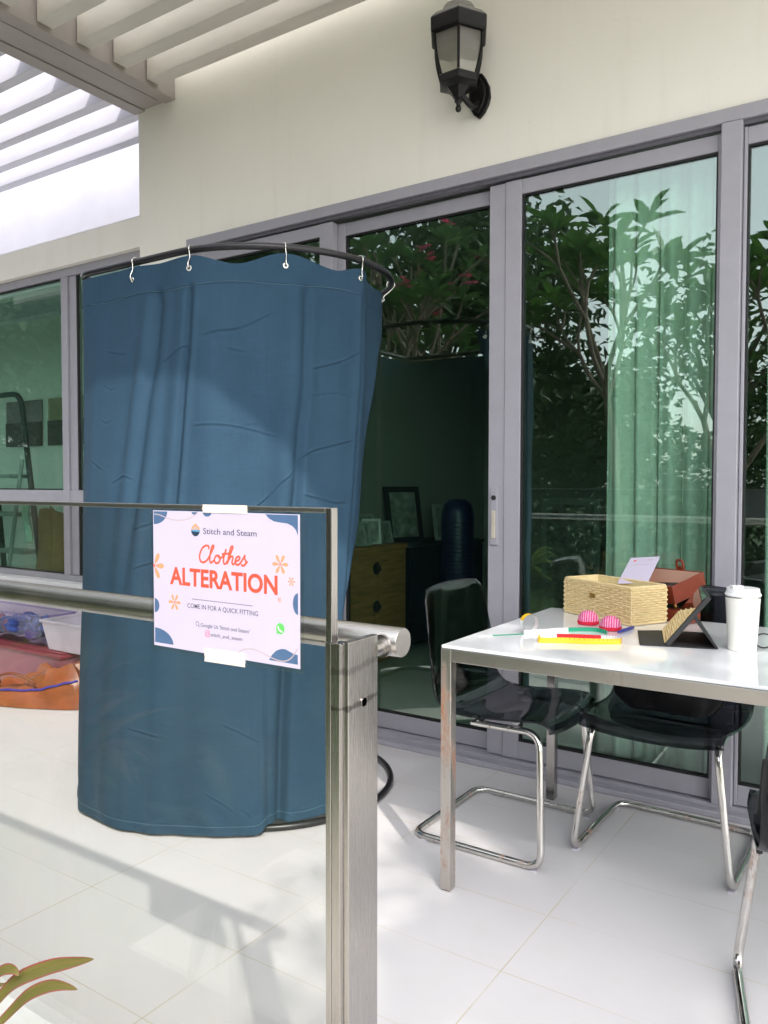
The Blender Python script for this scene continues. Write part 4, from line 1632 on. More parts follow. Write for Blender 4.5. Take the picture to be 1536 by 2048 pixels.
# tablet in a folio stand
tp = thing('tablet', 'tablet propped in a black folio stand with a dark reflecting screen', 'tablet', (-.60, 2.5, TZ0))
p0, p1 = Vector((-.600, 2.385, TZ0 + .004)), Vector((-.668, 2.625, TZ0 + .004))
ev = (p1 - p0).normalized()
upv = Vector((.118, .033, .158))
upv = (upv - ev * upv.dot(ev)).normalized()
nv = upv.cross(ev).normalized()
if nv.x > 0:
    nv = -nv
TM = Matrix(((ev.x, -nv.x, upv.x, p0.x), (ev.y, -nv.y, upv.y, p0.y), (ev.z, -nv.z, upv.z, p0.z), (0, 0, 0, 1)))
W_, H_ = .248, .192
b_ = MB()
b_.m = TM
b_.slab(rounded(0, W_, 0, H_, .010), .0008, .0150)
b_.build('tablet_case', M['folio'], tp, bevel=.002)
b_ = MB()
b_.m = TM
b_.slab(rounded(.004, W_ - .004, .004, H_ - .004, .008), -.0004, .0006)
b_.build('screen', M['screen'], tp)
b_ = MB()
b_.m = TM
mid = TM @ Vector((0, .012, H_ * .60))
b_.m = Matrix()
mid2 = TM @ Vector((W_, .012, H_ * .60))
g0, g1 = Vector((-.462, 2.425, TZ0 + .001)), Vector((-.545, 2.665, TZ0 + .001))
off = Vector((.006, 0, .002))
b_.add([mid, mid2, g1, g0, mid + off, mid2 + off, g1 + off, g0 + off], [(0, 1, 2, 3), (7, 6, 5, 4), (0, 4, 5, 1), (1, 5, 6, 2), (2, 6, 7, 3), (3, 7, 4, 0)])
b_.build('stand_flap', M['folio'], tp)
b_ = MB()
q = [(-.663, 2.362), (-.597, 2.384), (-.462, 2.425), (-.545, 2.668), (-.665, 2.630), (-.733, 2.585)]
b_.add([(x, y, TZ0 + .0004) for x, y in q] + [(x, y, TZ0 + .0034) for x, y in q], [tuple(reversed(range(6))), tuple(range(6, 12))] + [(i, (i + 1) % 6, 6 + (i + 1) % 6, 6 + i) for i in range(6)])
b_.build('folio_base', M['folio'], tp)

# tumbler
cp = thing('tumbler', 'white insulated coffee tumbler with a slide lid', 'cup', (-.400, 2.465, TZ0))
b_ = MB()
b_.lathe([(.0365, 0), (.0385, .002), (.0395, .02), (.0465, .148), (.0468, .152)], 48, (-.400, 2.465, TZ0))
b_.build('cup_body', M['cup'], cp, smooth=40)
b_ = MB()
b_.lathe([(.0469, .1521), (.0472, .1535), (.0472, .1555), (.0466, .1565)], 48, (-.400, 2.465, TZ0))
b_.build('steel_band', M['ring'], cp, smooth=40)
b_ = MB()
b_.lathe([(.0468, .1566), (.0490, .159), (.0490, .163), (.0455, .1655), (.0440, .177), (.0425, .1795), (.010, .1795)], 48, (-.400, 2.465, TZ0))
b_.m = Matrix.Translation((-.413, 2.440, TZ0 + .179)) @ Matrix.Rotation(R(35), 4, 'Z')
b_.box(-.016, .016, -.011, .011, 0, .009)
b_.build('cup_lid', M['lid'], cp, smooth=40, bevel=.0015)

# eyeglasses
eg = thing('eyeglasses', 'dark framed eyeglasses lying behind the white tumbler', 'glasses', (-.335, 2.53, TZ0))
b_ = MB()
EM = Matrix.Translation((-.352, 2.515, TZ0 + .023)) @ Matrix.Rotation(R(20), 4, 'Z')
b_.m = EM
for cx_ in (0.002, .062):
    b_.tube([(cx_ + .024 * math.cos(R(k * 18)), 0, .0205 * math.sin(R(k * 18))) for k in range(20)], .0021, 8, closed=True)
b_.tube([(.026, 0, .004), (.032, -.002, .008), (.038, 0, .004)], .0019, 6)
b_.build('rims', M['gasket'], eg, smooth=60)
for x in (-.022, .086):
    b_ = MB()
    b_.m = EM
    b_.tube(spline([(x, 0, .010), (x + .004, .05, .004), (x + .004, .10, -.008), (x + .002, .13, -.02)], 6), .0018, 6)
    b_.build('temple', M['gasket'], eg, smooth=60)
b_ = MB()
b_.m = EM
for cx_ in (.002, .062):
    b_.slab([(cx_ + .0225 * math.cos(R(k * 20)), .019 * math.sin(R(k * 20))) for k in range(18)], -.0006, .0006)
b_.build('lens', M['lensglass'], eg)

# measuring tape standing on its edge
mt = thing('measuring_tape', 'striped tailor measuring tape in loose loops', 'tape measure', (-.88, 2.36, TZ0))


def strip(path, segs, hgt=.017, name='tape_strip'):
    """path of (x, y, lean) standing on edge; segs = list of (end fraction, material index)"""
    P = spline([(a, b, 0) for a, b in path], 14)
    m = MB()
    n = len(P) - 1
    th = .0007
    for i in range(n):
        u = (i + .5) / n
        mi = next(k for e, k in segs if u <= e)
        a, b = P[i], P[i + 1]
        t = (b - a).normalized()
        nn = Vector((-t.y, t.x, 0)) * th
        vs = [a - nn, b - nn, b + nn, a + nn]
        vs = [(v.x, v.y, TZ0) for v in vs] + [(v.x, v.y, TZ0 + hgt) for v in vs]
        m.add(vs, [(0, 3, 2, 1), (4, 5, 6, 7), (0, 1, 5, 4), (2, 3, 7, 6)], mi)
        if i % 3 == 0:
            c_ = (a + b) / 2
            for s in (-1, 1):
                q0 = c_ + nn * s * 1.25
                m.add([(q0.x - t.x * .0006, q0.y - t.y * .0006, TZ0 + hgt * .62), (q0.x + t.x * .0006, q0.y + t.y * .0006, TZ0 + hgt * .62),
                       (q0.x + t.x * .0006, q0.y + t.y * .0006, TZ0 + hgt * .95), (q0.x - t.x * .0006, q0.y - t.y * .0006, TZ0 + hgt * .95)], [(0, 1, 2, 3)], 4)
    return m.build(name, tape_mats, mt)


tape_mats = tape_mat()
strip([(-.940, 2.275), (-.930, 2.236), (-.905, 2.238), (-.86, 2.268), (-.80, 2.292), (-.745, 2.322), (-.718, 2.345), (-.719, 2.368)], [(.93, 1), (1, 2)])
strip([(-.940, 2.275), (-.925, 2.30), (-.893, 2.318), (-.84, 2.345), (-.79, 2.362), (-.745, 2.372), (-.719, 2.368)], [(.30, 0), (.70, 2), (1, 0)])
strip([(-1.020, 2.335), (-.98, 2.375), (-.945, 2.425), (-.915, 2.455), (-.88, 2.485), (-.845, 2.500), (-.812, 2.487), (-.79, 2.462)], [(.42, 0), (.95, 3), (1, 0)], .013)
# upright loop
lm_ = MB()
LC = Vector((-1.018, 2.372, TZ0 + .0305))
rr_ = .029
for k in range(36):
    a0, a1 = R(k * 10), R(k * 10 + 10)
    mid_a = (k * 10 + 5) % 360
    mi = 1 if 60 < mid_a < 165 else (2 if 235 < mid_a < 305 else 0)
    ax = Vector((.60, .80, 0))
    sd_ = Vector((-.80, .60, 0)) * .0095
    for r0, flip in ((rr_, 0), (rr_ - .0009, 1)):
        a, b = LC + ax * r0 * math.cos(a0) + Vector((0, 0, r0 * math.sin(a0))), LC + ax * r0 * math.cos(a1) + Vector((0, 0, r0 * math.sin(a1)))
        f_ = (0, 1, 2, 3) if not flip else (3, 2, 1, 0)
        lm_.add([a - sd_, b - sd_, b + sd_, a + sd_], [f_], mi)
lm_.build('tape_loop', tape_mats, mt, smooth=40)
fl_ = MB()
P = spline([(-1.122, 2.222, 0), (-1.085, 2.262, 0), (-1.05, 2.300, 0), (-1.02, 2.335, 0)], 6)
for i in range(len(P) - 1):
    a, b = P[i], P[i + 1]
    t = (b - a).normalized()
    nn = Vector((-t.y, t.x, 0)) * .0045
    mi = 0 if i < 5 else 3
    fl_.add([(v.x, v.y, TZ0 + .0002) for v in (a - nn, b - nn, b + nn, a + nn)] + [(v.x, v.y, TZ0 + .0012) for v in (a - nn, b - nn, b + nn, a + nn)],
            [(0, 3, 2, 1), (4, 5, 6, 7), (0, 1, 5, 4), (2, 3, 7, 6)], mi)
fl_.build('tape_end', tape_mats, mt)

# pen
pn = thing('pen', 'short blue pen lying beside the measuring tape', 'pen', (-.765, 2.56, TZ0))
a, b = Vector((-.772, 2.500, TZ0 + .0052)), Vector((-.757, 2.618, TZ0 + .0058))
d = b - a
MB().tube([a + d * .1, a + d * .3, a + d * .98, b], [.0035, .0052, .0056, .004], 14).build('barrel', M['pen'], pn, smooth=50)
MB().tube([a, a + d * .1], [.0012, .0035], 12).build('tip', M['pen'], pn, smooth=50)


# pincushions
def pincushion(x, y, label, rz):
    t = thing('pincushion', label, 'pincushion', (x, y, TZ0), 'pink gingham pincushions')
    m = MB()

    def dome(u, v):
        a = 2 * PI * u
        ph = v * PI / 2
        r = .0345 * math.cos(ph) ** .8 * (1 + .015 * math.sin(6 * a))
        return (x + r * math.cos(a), y + r * math.sin(a), TZ0 + .010 + .036 * math.sin(ph))
    m.grid(dome, 40, 16)
    me = m
    # planar check pattern seen from the side and top
    k = 0
    for fi in list(me.uv):
        f = me.f[fi]
        me.uv[fi] = [((me.v[i].x - x) / .07 * .9 + .5 + (me.v[i].y - y) * 3, (me.v[i].z - TZ0) / .05 + (me.v[i].y - y) / .07 * .9) for i in f]
    m.build('cushion', M['ging'], t, smooth=180)
    b = MB()
    b.lathe([(.031, 0), (.0355, .002), (.0365, .011), (.0355, .0125)], 36, (x, y, TZ0))
    b.build('base_band', M['redfelt'], t, smooth=50)
    rn = random.Random(int(x * 1000))
    for q in range(4):
        p = MB()
        a, ph = rn.uniform(0, 6.28), rn.uniform(.6, 1.3)
        d = Vector((math.cos(a) * math.cos(ph), math.sin(a) * math.cos(ph), math.sin(ph)))
        c = Vector((x, y, TZ0 + .012)) + Vector((d.x * .034, d.y * .034, d.z * .034))
        p.tube([c, c + d * .010], .0005, 5)
        p.tube([c + d * .010, c + d * .0125], .0014, 6)
        p.build('pin', M['ring'], t)
    return t


pincushion(-.912, 2.628, 'pink gingham pincushion, the one farther from the blue pen', 0)
pincushion(-.815, 2.563, 'pink gingham pincushion, the one nearer the blue pen', .5)

# ================================================================== BESIDE THE FITTING ROOM, LEFT
ob = thing('orange_bag', 'crumpled shiny orange bag with blue piping on the floor', 'bag', (-4.1, 2.66, 0))


from mathutils import noise as mnoise


def obag(u, v):
    a = 2 * PI * u
    e = 2.8
    c, s = math.cos(a), math.sin(a)
    q = (abs(c) ** e + abs(s) ** e) ** (-1 / e)
    n1 = mnoise.noise(Vector((c * 1.7, s * 1.7, v * 1.6)))
    n2 = abs(mnoise.noise(Vector((c * 4 + 5, s * 4, v * 3.2))))
    n3 = abs(mnoise.noise(Vector((c * 9 + 2, s * 9 + 3, v * 7))))
    k = 1 - .55 * v ** 1.3 + (.16 * n1 - .14 * n2 - .05 * n3) * sstep(0, .25, v)
    x = .40 * c * q * k
    y = .185 * s * q * k
    z = .004 + .185 * v * (1 + .25 * c) + (.05 * n1 - .05 * n2) * v
    ca, sa = math.cos(R(24)), math.sin(R(24))
    return (-4.00 + x * ca - y * sa, 2.655 + x * sa + y * ca, max(.004, z))


b_ = MB()
b_.grid(obag, 34, 7)
b_.add([obag(k / 34, 1) for k in range(34)] + [(-4.0, 2.655, .165)], [(k, (k + 1) % 34, 34) for k in range(34)])
b_.build('bag_body', M['orangebag'], ob, smooth=24)
b_ = MB()
b_.tube(spline([(-4.22, 2.47, .11), (-4.16, 2.43, .16), (-4.06, 2.45, .185), (-3.98, 2.50, .15), (-3.96, 2.52, .12)], 8), .008, 6)
b_.build('handle', plain('dark orange webbing', srgb(120, 56, 24), .6, var=.2, vs=60), ob, smooth=60)
b_ = MB()
b_.grid(lambda u, v: (-4.30 + .30 * u + .04 * v, 2.462 - .012 * math.sin(3 * u + 2) + .05 * u + .05 * v, .018 + .10 * v + .02 * math.sin(7 * u) * v), 12, 5)
b_.build('side_flap', plain('orange lining', srgb(146, 74, 40), .3, var=.25, vs=12, bump=.3, bs=40), ob, smooth=25, solid=.003)
b_ = MB()
b_.tube([Vector(obag(.60 + k * .015, .42 + .012 * k)) + Vector((.002, -.006, .003)) for k in range(22)], .006, 8)
b_.build('piping', M['bluepiping'], ob, smooth=60)


def crate(name, label, x0, x1, y0, y1, z0, z1, mb, ml=None, cat='storage box', lid=True, taper=.03, group=None):
    t = thing(name, label, cat, ((x0 + x1) / 2, (y0 + y1) / 2, z0), group)
    m = MB()
    w = .004
    tp = taper
    vs = []
    for ins, zz in ((0, z0), (0, z1)):
        pass
    A = [(x0 + tp, y0 + tp), (x1 - tp, y0 + tp), (x1 - tp, y1 - tp), (x0 + tp, y1 - tp)]
    B = [(x0, y0), (x1, y0), (x1, y1), (x0, y1)]
    vs = [(x, y, z0) for x, y in A] + [(x, y, z1) for x, y in B]
    m.add(vs, [(3, 2, 1, 0)] + [(i, (i + 1) % 4, 4 + (i + 1) % 4, 4 + i) for i in range(4)])
    m.build('tub', mb, t, solid=w, bevel=.006)
    if ml:
        l_ = MB()
        l_.box(x0 - .012, x1 + .012, y0 - .012, y1 + .012, z1 + .001, z1 + .020)
        l_.box(x0 + .02, x1 - .02, y0 + .02, y1 - .02, z1 + .020, z1 + .028)
        l_.build('box_lid', ml, t, bevel=.006)
    else:
        l_ = MB()
        for q in (0, 1):
            yy = y0 if q == 0 else y1
            l_.box(x0 - .01, x1 + .01, yy - .008, yy + .008, z1 - .012, z1 + .004)
            xx = x0 if q == 0 else x1
            l_.box(xx - .008, xx + .008, y0 + .009, y1 - .009, z1 - .012, z1 + .0035)
        l_.build('box_rim', mb, t, bevel=.003)
    return t


crate('storage_box', 'pink plastic storage box with a dark red lid', -5.25, -4.02, 2.72, 3.04, .003, .215, M['pinkbox'], M['redlid'])
c2 = crate('storage_box', 'clear storage box packed with purple cloth and beads', -5.20, -4.28, 2.76, 3.0, .247, .43, M['clearbox'], None)
rn = random.Random(3)
for cname, mm, nn_, lbl in (('purple_cloth', M['purple'], 9, 'bundle of purple cloth packed in the clear box'), ('blue_cloth', plain('blue cloth', srgb(50, 74, 150), .8, var=.4, vs=14), 8, 'wad of blue cloth packed in the clear box'),
                            ('pink_cloth', plain('magenta cloth', srgb(150, 52, 104), .8, var=.4, vs=14), 6, 'wad of magenta cloth packed in the clear box')):
    cnt = MB()
    for k in range(nn_):
        x, y = rn.uniform(-5.1, -4.36), rn.uniform(2.80, 2.94)
        r = rn.uniform(.04, .07)
        cnt.m = Matrix.Translation((x, y, .262 + r * .62 + rn.uniform(0, .06))) @ Matrix.Rotation(rn.uniform(0, 3), 4, 'Z') @ Matrix.Diagonal((1.4, .9, .8, 1))
        ph = rn.uniform(0, 6)
        cnt.lathe([(r * math.sin(PI * q / 8) * (1 + .15 * math.sin(q * 2.2 + ph)) + .001, -r * math.cos(PI * q / 8)) for q in range(9)], 12, mi=0)
    tag(cnt.build(cname, mm, smooth=60), lbl, 'cloth')
bd = MB()
for k in range(60):
    x, y = rn.uniform(-4.6, -4.34), rn.uniform(2.80, 2.86)
    r = rn.uniform(.012, .022)
    bd.lathe([(r * math.sin(PI * q / 6) + .0004, -r * math.cos(PI * q / 6)) for q in range(7)], 10, (x, y, .36 + rn.uniform(-.03, .05)))
o = tag(bd.build('bead_heap', M['beads'], smooth=60), 'heap of shiny coloured beads in the clear box', 'beads')
o['kind'] = 'stuff'
crate('storage_bin', 'open white plastic bin beside the blue curtain', -4.24, -3.86, 2.74, 3.03, .247, .42, M['greybin'], None, 'bin')

# ================================================================== INSIDE, SEEN THROUGH GLASS
def drape(name, label, x0, x1, y, z0, z1, nf, seed):
    rn_ = random.Random(seed)
    ph = [rn_.uniform(0, 6.28) for _ in range(4)]

    def f(u, v):
        x = x0 + (x1 - x0) * u
        z = z0 + (z1 - z0) * v
        dd = .030 * math.sin(2 * PI * nf * u + ph[0] + .35 * math.sin(3 * v + ph[1])) + .012 * math.sin(2 * PI * nf * 2.3 * u + ph[2] + v)
        x += .014 * math.cos(2 * PI * nf * u + ph[0]) + .012 * (1 - v) * math.sin(ph[3] + 5 * u)
        return (x, y + dd, z)
    m = MB()
    m.grid(f, 150, 30)
    t = thing(name, label, 'curtain', ((x0 + x1) / 2, y, z0), 'drapes inside the sliding doors')
    m.build('drape_cloth', M['cream'], t, smooth=180, solid=.002)
    r_ = MB()
    r_.box(x0 - .03, x1 + .03, y - .015, y + .015, z1 + .004, z1 + .03)
    r_.build('curtain_track', M['alu'], t)
    return t


drape('drape', 'pale drape hanging behind the right-hand sliding door', -1.095, -.60, 3.315, .05, 2.62, 5, 2)
drape('drape', 'pale drape behind the fixed glass at the far right', -.47, .42, 3.315, .05, 2.62, 9, 6)

cs = thing('chest_of_drawers', 'brown wooden chest of drawers with round black knobs', 'chest of drawers', (-3.19, 4.33, .022))
cx0, cx1, cy0, cy1, cz1 = -3.42, -2.955, 3.94, 4.715, .805
b_ = MB()
b_.box(cx0, cx1, cy0, cy1, .024, cz1 - .03)
cbo = b_.build('carcass', M['chest'], cs, bevel=.004)
box('chest_top', M['chest'], cx0, cx1 + .012, cy0 - .015, cy1 + .015, cz1 - .0295, cz1, cs, bevel=.004)
for k in range(3):
    zc = .15 + k * .255
    dr = box('drawer', M['chest'], cx1 + .001, cx1 + .014, cy0 + .035, cy1 - .035, zc - .108, zc + .108, cs, bevel=.004)
    kb = MB()
    kb.m = Matrix.Translation((cx1 + .014, (cy0 + cy1) / 2, zc)) @ Matrix.Rotation(R(90), 4, 'Y')
    kb.lathe([(.040, 0), (.042, .004), (.030, .010), (.012, .012), (.018, .028), (.006, .032)], 20)
    kb.build('knob', M['knob'], dr, smooth=40)
cb = thing('low_cabinet', 'low black cabinet beside the wooden chest', 'cabinet', (-3.2, 5.3, .022))
b_ = MB()
b_.box(-3.43, -2.98, 4.80, 5.95, .06, .735)
cbd = b_.build('carcass', M['blackwood'], cb, bevel=.004)
box('cabinet_top', M['blackwood'], -3.435, -2.965, 4.785, 5.965, .736, .762, cb, bevel=.003)
for k in range(2):
    d_ = box('cabinet_door', M['blackwood'], -2.979, -2.966, 4.815 + k * .57, 5.365 + k * .57, .08, .72, cb, bevel=.003)


def photo(x, y, z, wd, h, rz, lean, fm, label, name='photo_frame'):
    t = thing(name, label, 'picture frame', (x, y, z), 'framed photos standing in the room')
    T_ = Matrix.Translation((x, y, z)) @ Matrix.Rotation(rz, 4, 'Z') @ Matrix.Rotation(lean, 4, 'X')
    m = MB()
    m.m = T_
    bw_ = min(wd, h) * .13
    m.box(-wd / 2, -wd / 2 + bw_, -.008, .008, 0.001, h)
    m.box(wd / 2 - bw_, wd / 2, -.008, .008, 0.001, h)
    m.box(-wd / 2 + bw_, wd / 2 - bw_, -.008, .008, .001, bw_)
    m.box(-wd / 2 + bw_, wd / 2 - bw_, -.008, .008, h - bw_, h)
    m.build('frame', fm, t, bevel=.002)
    m = MB()
    m.m = T_
    m.box(-wd / 2 + bw_, wd / 2 - bw_, -.003, .003, bw_, h - bw_)
    m.build('photograph', M['photo'], t)
    m = MB()
    m.m = T_
    m.tube([(0, .006, h * .6), (0, .006 + h * .38, .004 + h * .1)], .006, 6)
    m.build('strut', fm, t)
    return t


photo(-3.10, 4.06, cz1 + .001, .16, .20, R(60), R(-14), M['framew'], 'silver photo frame on the chest, partly behind the blue curtain')
photo(-3.22, 4.30, cz1 + .001, .20, .25, R(70), R(-16), M['framed'], 'dark photo frame standing on the middle of the chest')
photo(-3.06, 4.45, cz1 + .001, .13, .18, R(40), R(-18), M['framew'], 'small silver photo frame at the front of the chest')
photo(-3.20, 4.62, cz1 + .001, .15, .21, R(65), R(-20), M['framew'], 'silver photo frame at the right end of the chest')
photo(-3.00, 4.24, cz1 + .001, .10, .14, R(75), R(-16), M['framew'], 'smallest silver photo frame on the front edge of the chest')
photo(-3.05, 4.34, cz1 + .001, .12, .17, R(58), R(-20), M['framew'], 'small silver frame between the dark frame and the front of the chest')
photo(-3.02, 4.585, cz1 + .001, .11, .16, R(80), R(-14), M['framew'], 'narrow silver frame at the front right corner of the chest')
photo(-3.25, 5.20, .763, .34, .44, R(70), R(-10), M['framed'], 'large dark portrait frame standing on the black cabinet')
photo(-3.12, 5.62, .763, .22, .30, R(50), R(-16), M['framew'], 'pale photo frame at the far end of the black cabinet')
tw = thing('tower_fan', 'tall dark blue rounded column standing on the room floor', 'tower fan', (-2.67, 4.95, .022))
b_ = MB()
b_.lathe([(.15, .024), (.155, .04), (.15, .055), (.10, .075)], 32, (-2.67, 4.95, 0))
b_.build('fan_base', M['blackwood'], tw, smooth=40)
b_ = MB()
b_.lathe([(.095, .076), (.115, .10), (.118, .5), (.116, 1.0), (.10, 1.075), (.06, 1.11), (.01, 1.115)], 32, (-2.67, 4.95, 0))
twb = b_.build('fan_body', M['tower'], tw, smooth=40)
b_ = MB()
for k in range(26):
    z = .2 + k * .03
    b_.tube([(-2.67 + .121 * math.cos(R(a)), 4.95 + .121 * math.sin(R(a)), z) for a in range(-130, 0, 10)], .003, 5)
b_.build('fan_grille', M['blackwood'], twb, smooth=60)
ff = thing('framed_panel', 'framed print leaning on the floor beyond the tower fan', 'picture', (-2.2, 6.2, .022))
box('frame', M['framew'], -2.6, -2.1, 6.3, 6.33, .03, 1.1, ff, bevel=.004)
box('print', M['photo'], -2.55, -2.15, 6.296, 6.30, .08, 1.05, ff)

# left room: two prints, stepladder, paper bag, folded cloth
for (xa, xb, mm, lbl) in ((-7.14, -6.58, M['art'], 'large mauve framed print on the back wall of the left room'), (-6.48, -5.95, M['art2'], 'yellowish framed print on the back wall of the left room')):
    t = thing('wall_print', lbl, 'picture', ((xa + xb) / 2, 4.3, 1.56), 'framed prints in the left room')
    box('print', mm, xa, xb, 4.285, 4.298, 1.56, 1.98, t)
    box('lower_band', M['framed'], xa, xb, 4.276, 4.284, 1.56, 1.78, t)
sl = thing('stepladder', 'grey folding stepladder with a looped handrail', 'stepladder', (-6.05, 3.62, .022))
b_ = MB()
b_.tube(fillet([(-6.30, 3.78, .03), (-6.25, 3.60, 1.92), (-5.80, 3.60, 1.92), (-5.76, 3.78, .03)], .12, 8), .022, 12)
b_.build('handrail_loop', M['ladder'], sl, smooth=60)
for k in range(4):
    box('tread', M['ladderw'], -6.22, -5.80, 3.50 + .05 * k, 3.66 + .05 * k, 1.26 - .30 * k, 1.29 - .30 * k, sl, bevel=.005)
b_ = MB()
b_.tube([(-6.24, 3.60, 1.40), (-6.34, 3.35, .03)], .016, 10)
b_.tube([(-5.79, 3.60, 1.40), (-5.72, 3.35, .03)], .016, 10)
b_.build('rear_leg', M['ladderw'], sl, smooth=60)
kb = thing('paper_bag', 'brown kraft paper bag behind the low window', 'bag', (-5.0, 3.5, .55))
b_ = MB()


def pbag(u, v):
    a = 2 * PI * u
    e = 6
    c, s = math.cos(a), math.sin(a)
    q = (abs(c) ** e + abs(s) ** e) ** (-1 / e)
    wv_ = .02 * math.sin(4 * a + 6 * v) * v
    return (-5.08 + (.30 + wv_) * c * q * (1 - .12 * v), 3.52 + (.12 + wv_) * s * q * (1 - .35 * v), .56 + .46 * v + .02 * math.sin(5 * a) * v)


b_.grid(pbag, 56, 12)
b_.build('bag_body', M['kraft'], kb, smooth=30, solid=.003)
b_ = MB()
b_.tube(spline([(-5.2, 3.45, 1.0), (-5.17, 3.44, 1.10), (-5.02, 3.44, 1.11), (-4.98, 3.45, 1.0)], 6), .006, 6)
b_.build('handle', M['kraft'], kb, smooth=60)
db = thing('printed_cloth_stack', 'dark blue printed cloth folded beside the paper bag', 'cloth', (-4.6, 3.5, .55))
for k in range(5):
    box('fold', M['denim'], -4.78 + .012 * k, -4.46 - .01 * k, 3.40, 3.66, .56 + .088 * k, .643 + .088 * k, db, bevel=.028)
tw_ = thing('towel', 'pale green towel draped behind the low window', 'towel', (-5.42, 3.4, .7))
b_ = MB()
b_.grid(lambda u, v: (-5.47 + .10 * u + .012 * math.sin(7 * v), 3.40 + .018 * math.sin(9 * u + 3 * v), .78 + .30 * v), 16, 16)
b_.build('towel_cloth', M['towel'], tw_, smooth=180, solid=.004)
b_ = MB()
b_.tube([(-6.1, 3.41, 1.083), (-5.2, 3.41, 1.083)], .008, 8)
b_.build('towel_rail', M['ladderw'], tw_, smooth=60)
wt = thing('work_table', 'pale work table just inside the left window', 'table', (-5.3, 3.6, .022))
box('tabletop', M['roomw'], -6.0, -4.40, 3.30, 3.95, .52, .55, wt, bevel=.004)
for x in (-5.96, -4.48):
    for y in (3.34, 3.88):
        box('leg', M['roomw'], x, x + .04, y, y + .04, .024, .519, wt)


# ================================================================== GARDEN (seen reflected in the glass, and shading the terrace)
def leaf(mb, base, d, up, L_, W_, droop, mi=0, n=4):
    """one leaf as a folded strip from base along d"""
    d = d.normalized()
    side = d.cross(up)
    side = side.normalized() if side.length > 1e-4 else d.orthogonal().normalized()
    nrm = side.cross(d).normalized()
    vs, uvs = [], []
    for i in range(n + 1):
        u = i / n
        wd = W_ * (math.sin(PI * min(1, u * 1.02) ** 1.15) ** .75 if 0 < u < 1 else (.10 if u == 0 else .02))
        c = base + d * (L_ * u) - Vector((0, 0, 1)) * (droop * L_ * u * u) + nrm * 0
        lift = nrm * (.22 * wd)
        vs += [c - side * wd * .5 + lift, c, c + side * wd * .5 + lift]
        uvs += [(0, u), (.5, u), (1, u)]
    fs = []
    for i in range(n):
        a = i * 3
        fs += [(a, a + 1, a + 4, a + 3), (a + 1, a + 2, a + 5, a + 4)]
    mb.add(vs, fs, mi, uvs)


def frangipani(x, y, h, seed, label, group, spread=.62, leafm='plum', flowers=False, leafL=.36):
    rn_ = random.Random(seed)
    t = thing('frangipani_tree', label, 'tree', (x, y, -.3), group)
    tr, cr = MB(), MB()
    tips = []

    def grow(p, d, L_, r, dep):
        q = p + d * L_
        mid_ = p.lerp(q, .5) + Vector((rn_.uniform(-1, 1), rn_.uniform(-1, 1), 0)) * L_ * .05
        tr.tube(spline([p, mid_, q], 4), [r + (r * .78 - r) * k / 8 for k in range(9)], 8)
        if dep == 0:
            tips.append((q, d))
            return
        k = 3 if rn_.random() < .45 else 2
        a0 = rn_.uniform(0, 6.28)
        for i in range(k):
            a = a0 + i * 2 * PI / k + rn_.uniform(-.4, .4)
            o = d.orthogonal().normalized()
            o2 = d.cross(o)
            nd = (d * 1.0 + (o * math.cos(a) + o2 * math.sin(a)) * spread * rn_.uniform(.7, 1.2))
            nd.z = max(nd.z, .12) + .22
            grow(q, nd.normalized(), L_ * rn_.uniform(.62, .9), r * .72, dep - 1)
    grow(Vector((x, y, -.3)), Vector((rn_.uniform(-.15, .15), rn_.uniform(-.1, .1), 1)).normalized(), h * .30, .058, 4)
    for q, d in tips:
        for k in range(rn_.randint(7, 10)):
            a = k * 2.4 + rn_.uniform(-.3, .3)
            el = rn_.uniform(-.15, .95)
            dd = Vector((math.cos(a) * math.cos(el), math.sin(a) * math.cos(el), math.sin(el))) + d * .35
            leaf(cr, q - d * rn_.uniform(0, .10), dd, Vector((0, 0, 1)), leafL * rn_.uniform(.75, 1.2), leafL * .36, rn_.uniform(.05, .35))
        if flowers and rn_.random() < .28:
            for k in range(9):
                c = q + d * .12 + Vector((rn_.uniform(-.07, .07), rn_.uniform(-.07, .07), rn_.uniform(-.03, .08)))
                for j in range(5):
                    aa = j * 1.2566
                    leaf(cr, c, Vector((math.cos(aa), math.sin(aa), .5)), Vector((0, 0, 1)), .045, .03, .1, 1, 2)
    tr.build('trunk', M['bark'], t, smooth=60)
    cr.build('crown', [M[leafm], M['flower']], t)
    return t


G1 = 'frangipani trees in the garden'
frangipani(-2.75, -2.6, 4.9, 11, 'tall frangipani tree mirrored in the right-hand sliding door', G1)
frangipani(-2.05, -3.9, 4.6, 23, 'second frangipani tree farther back in the garden', G1)
frangipani(-4.6, -1.2, 4.1, 31, 'low frangipani with pink flowers beyond the railing', G1, leafm='oleander', flowers=True, leafL=.26)
frangipani(-5.7, -1.9, 4.4, 37, 'bushy frangipani with pink flowers, the one nearer the hedge', G1, leafm='oleander', flowers=True, leafL=.26)


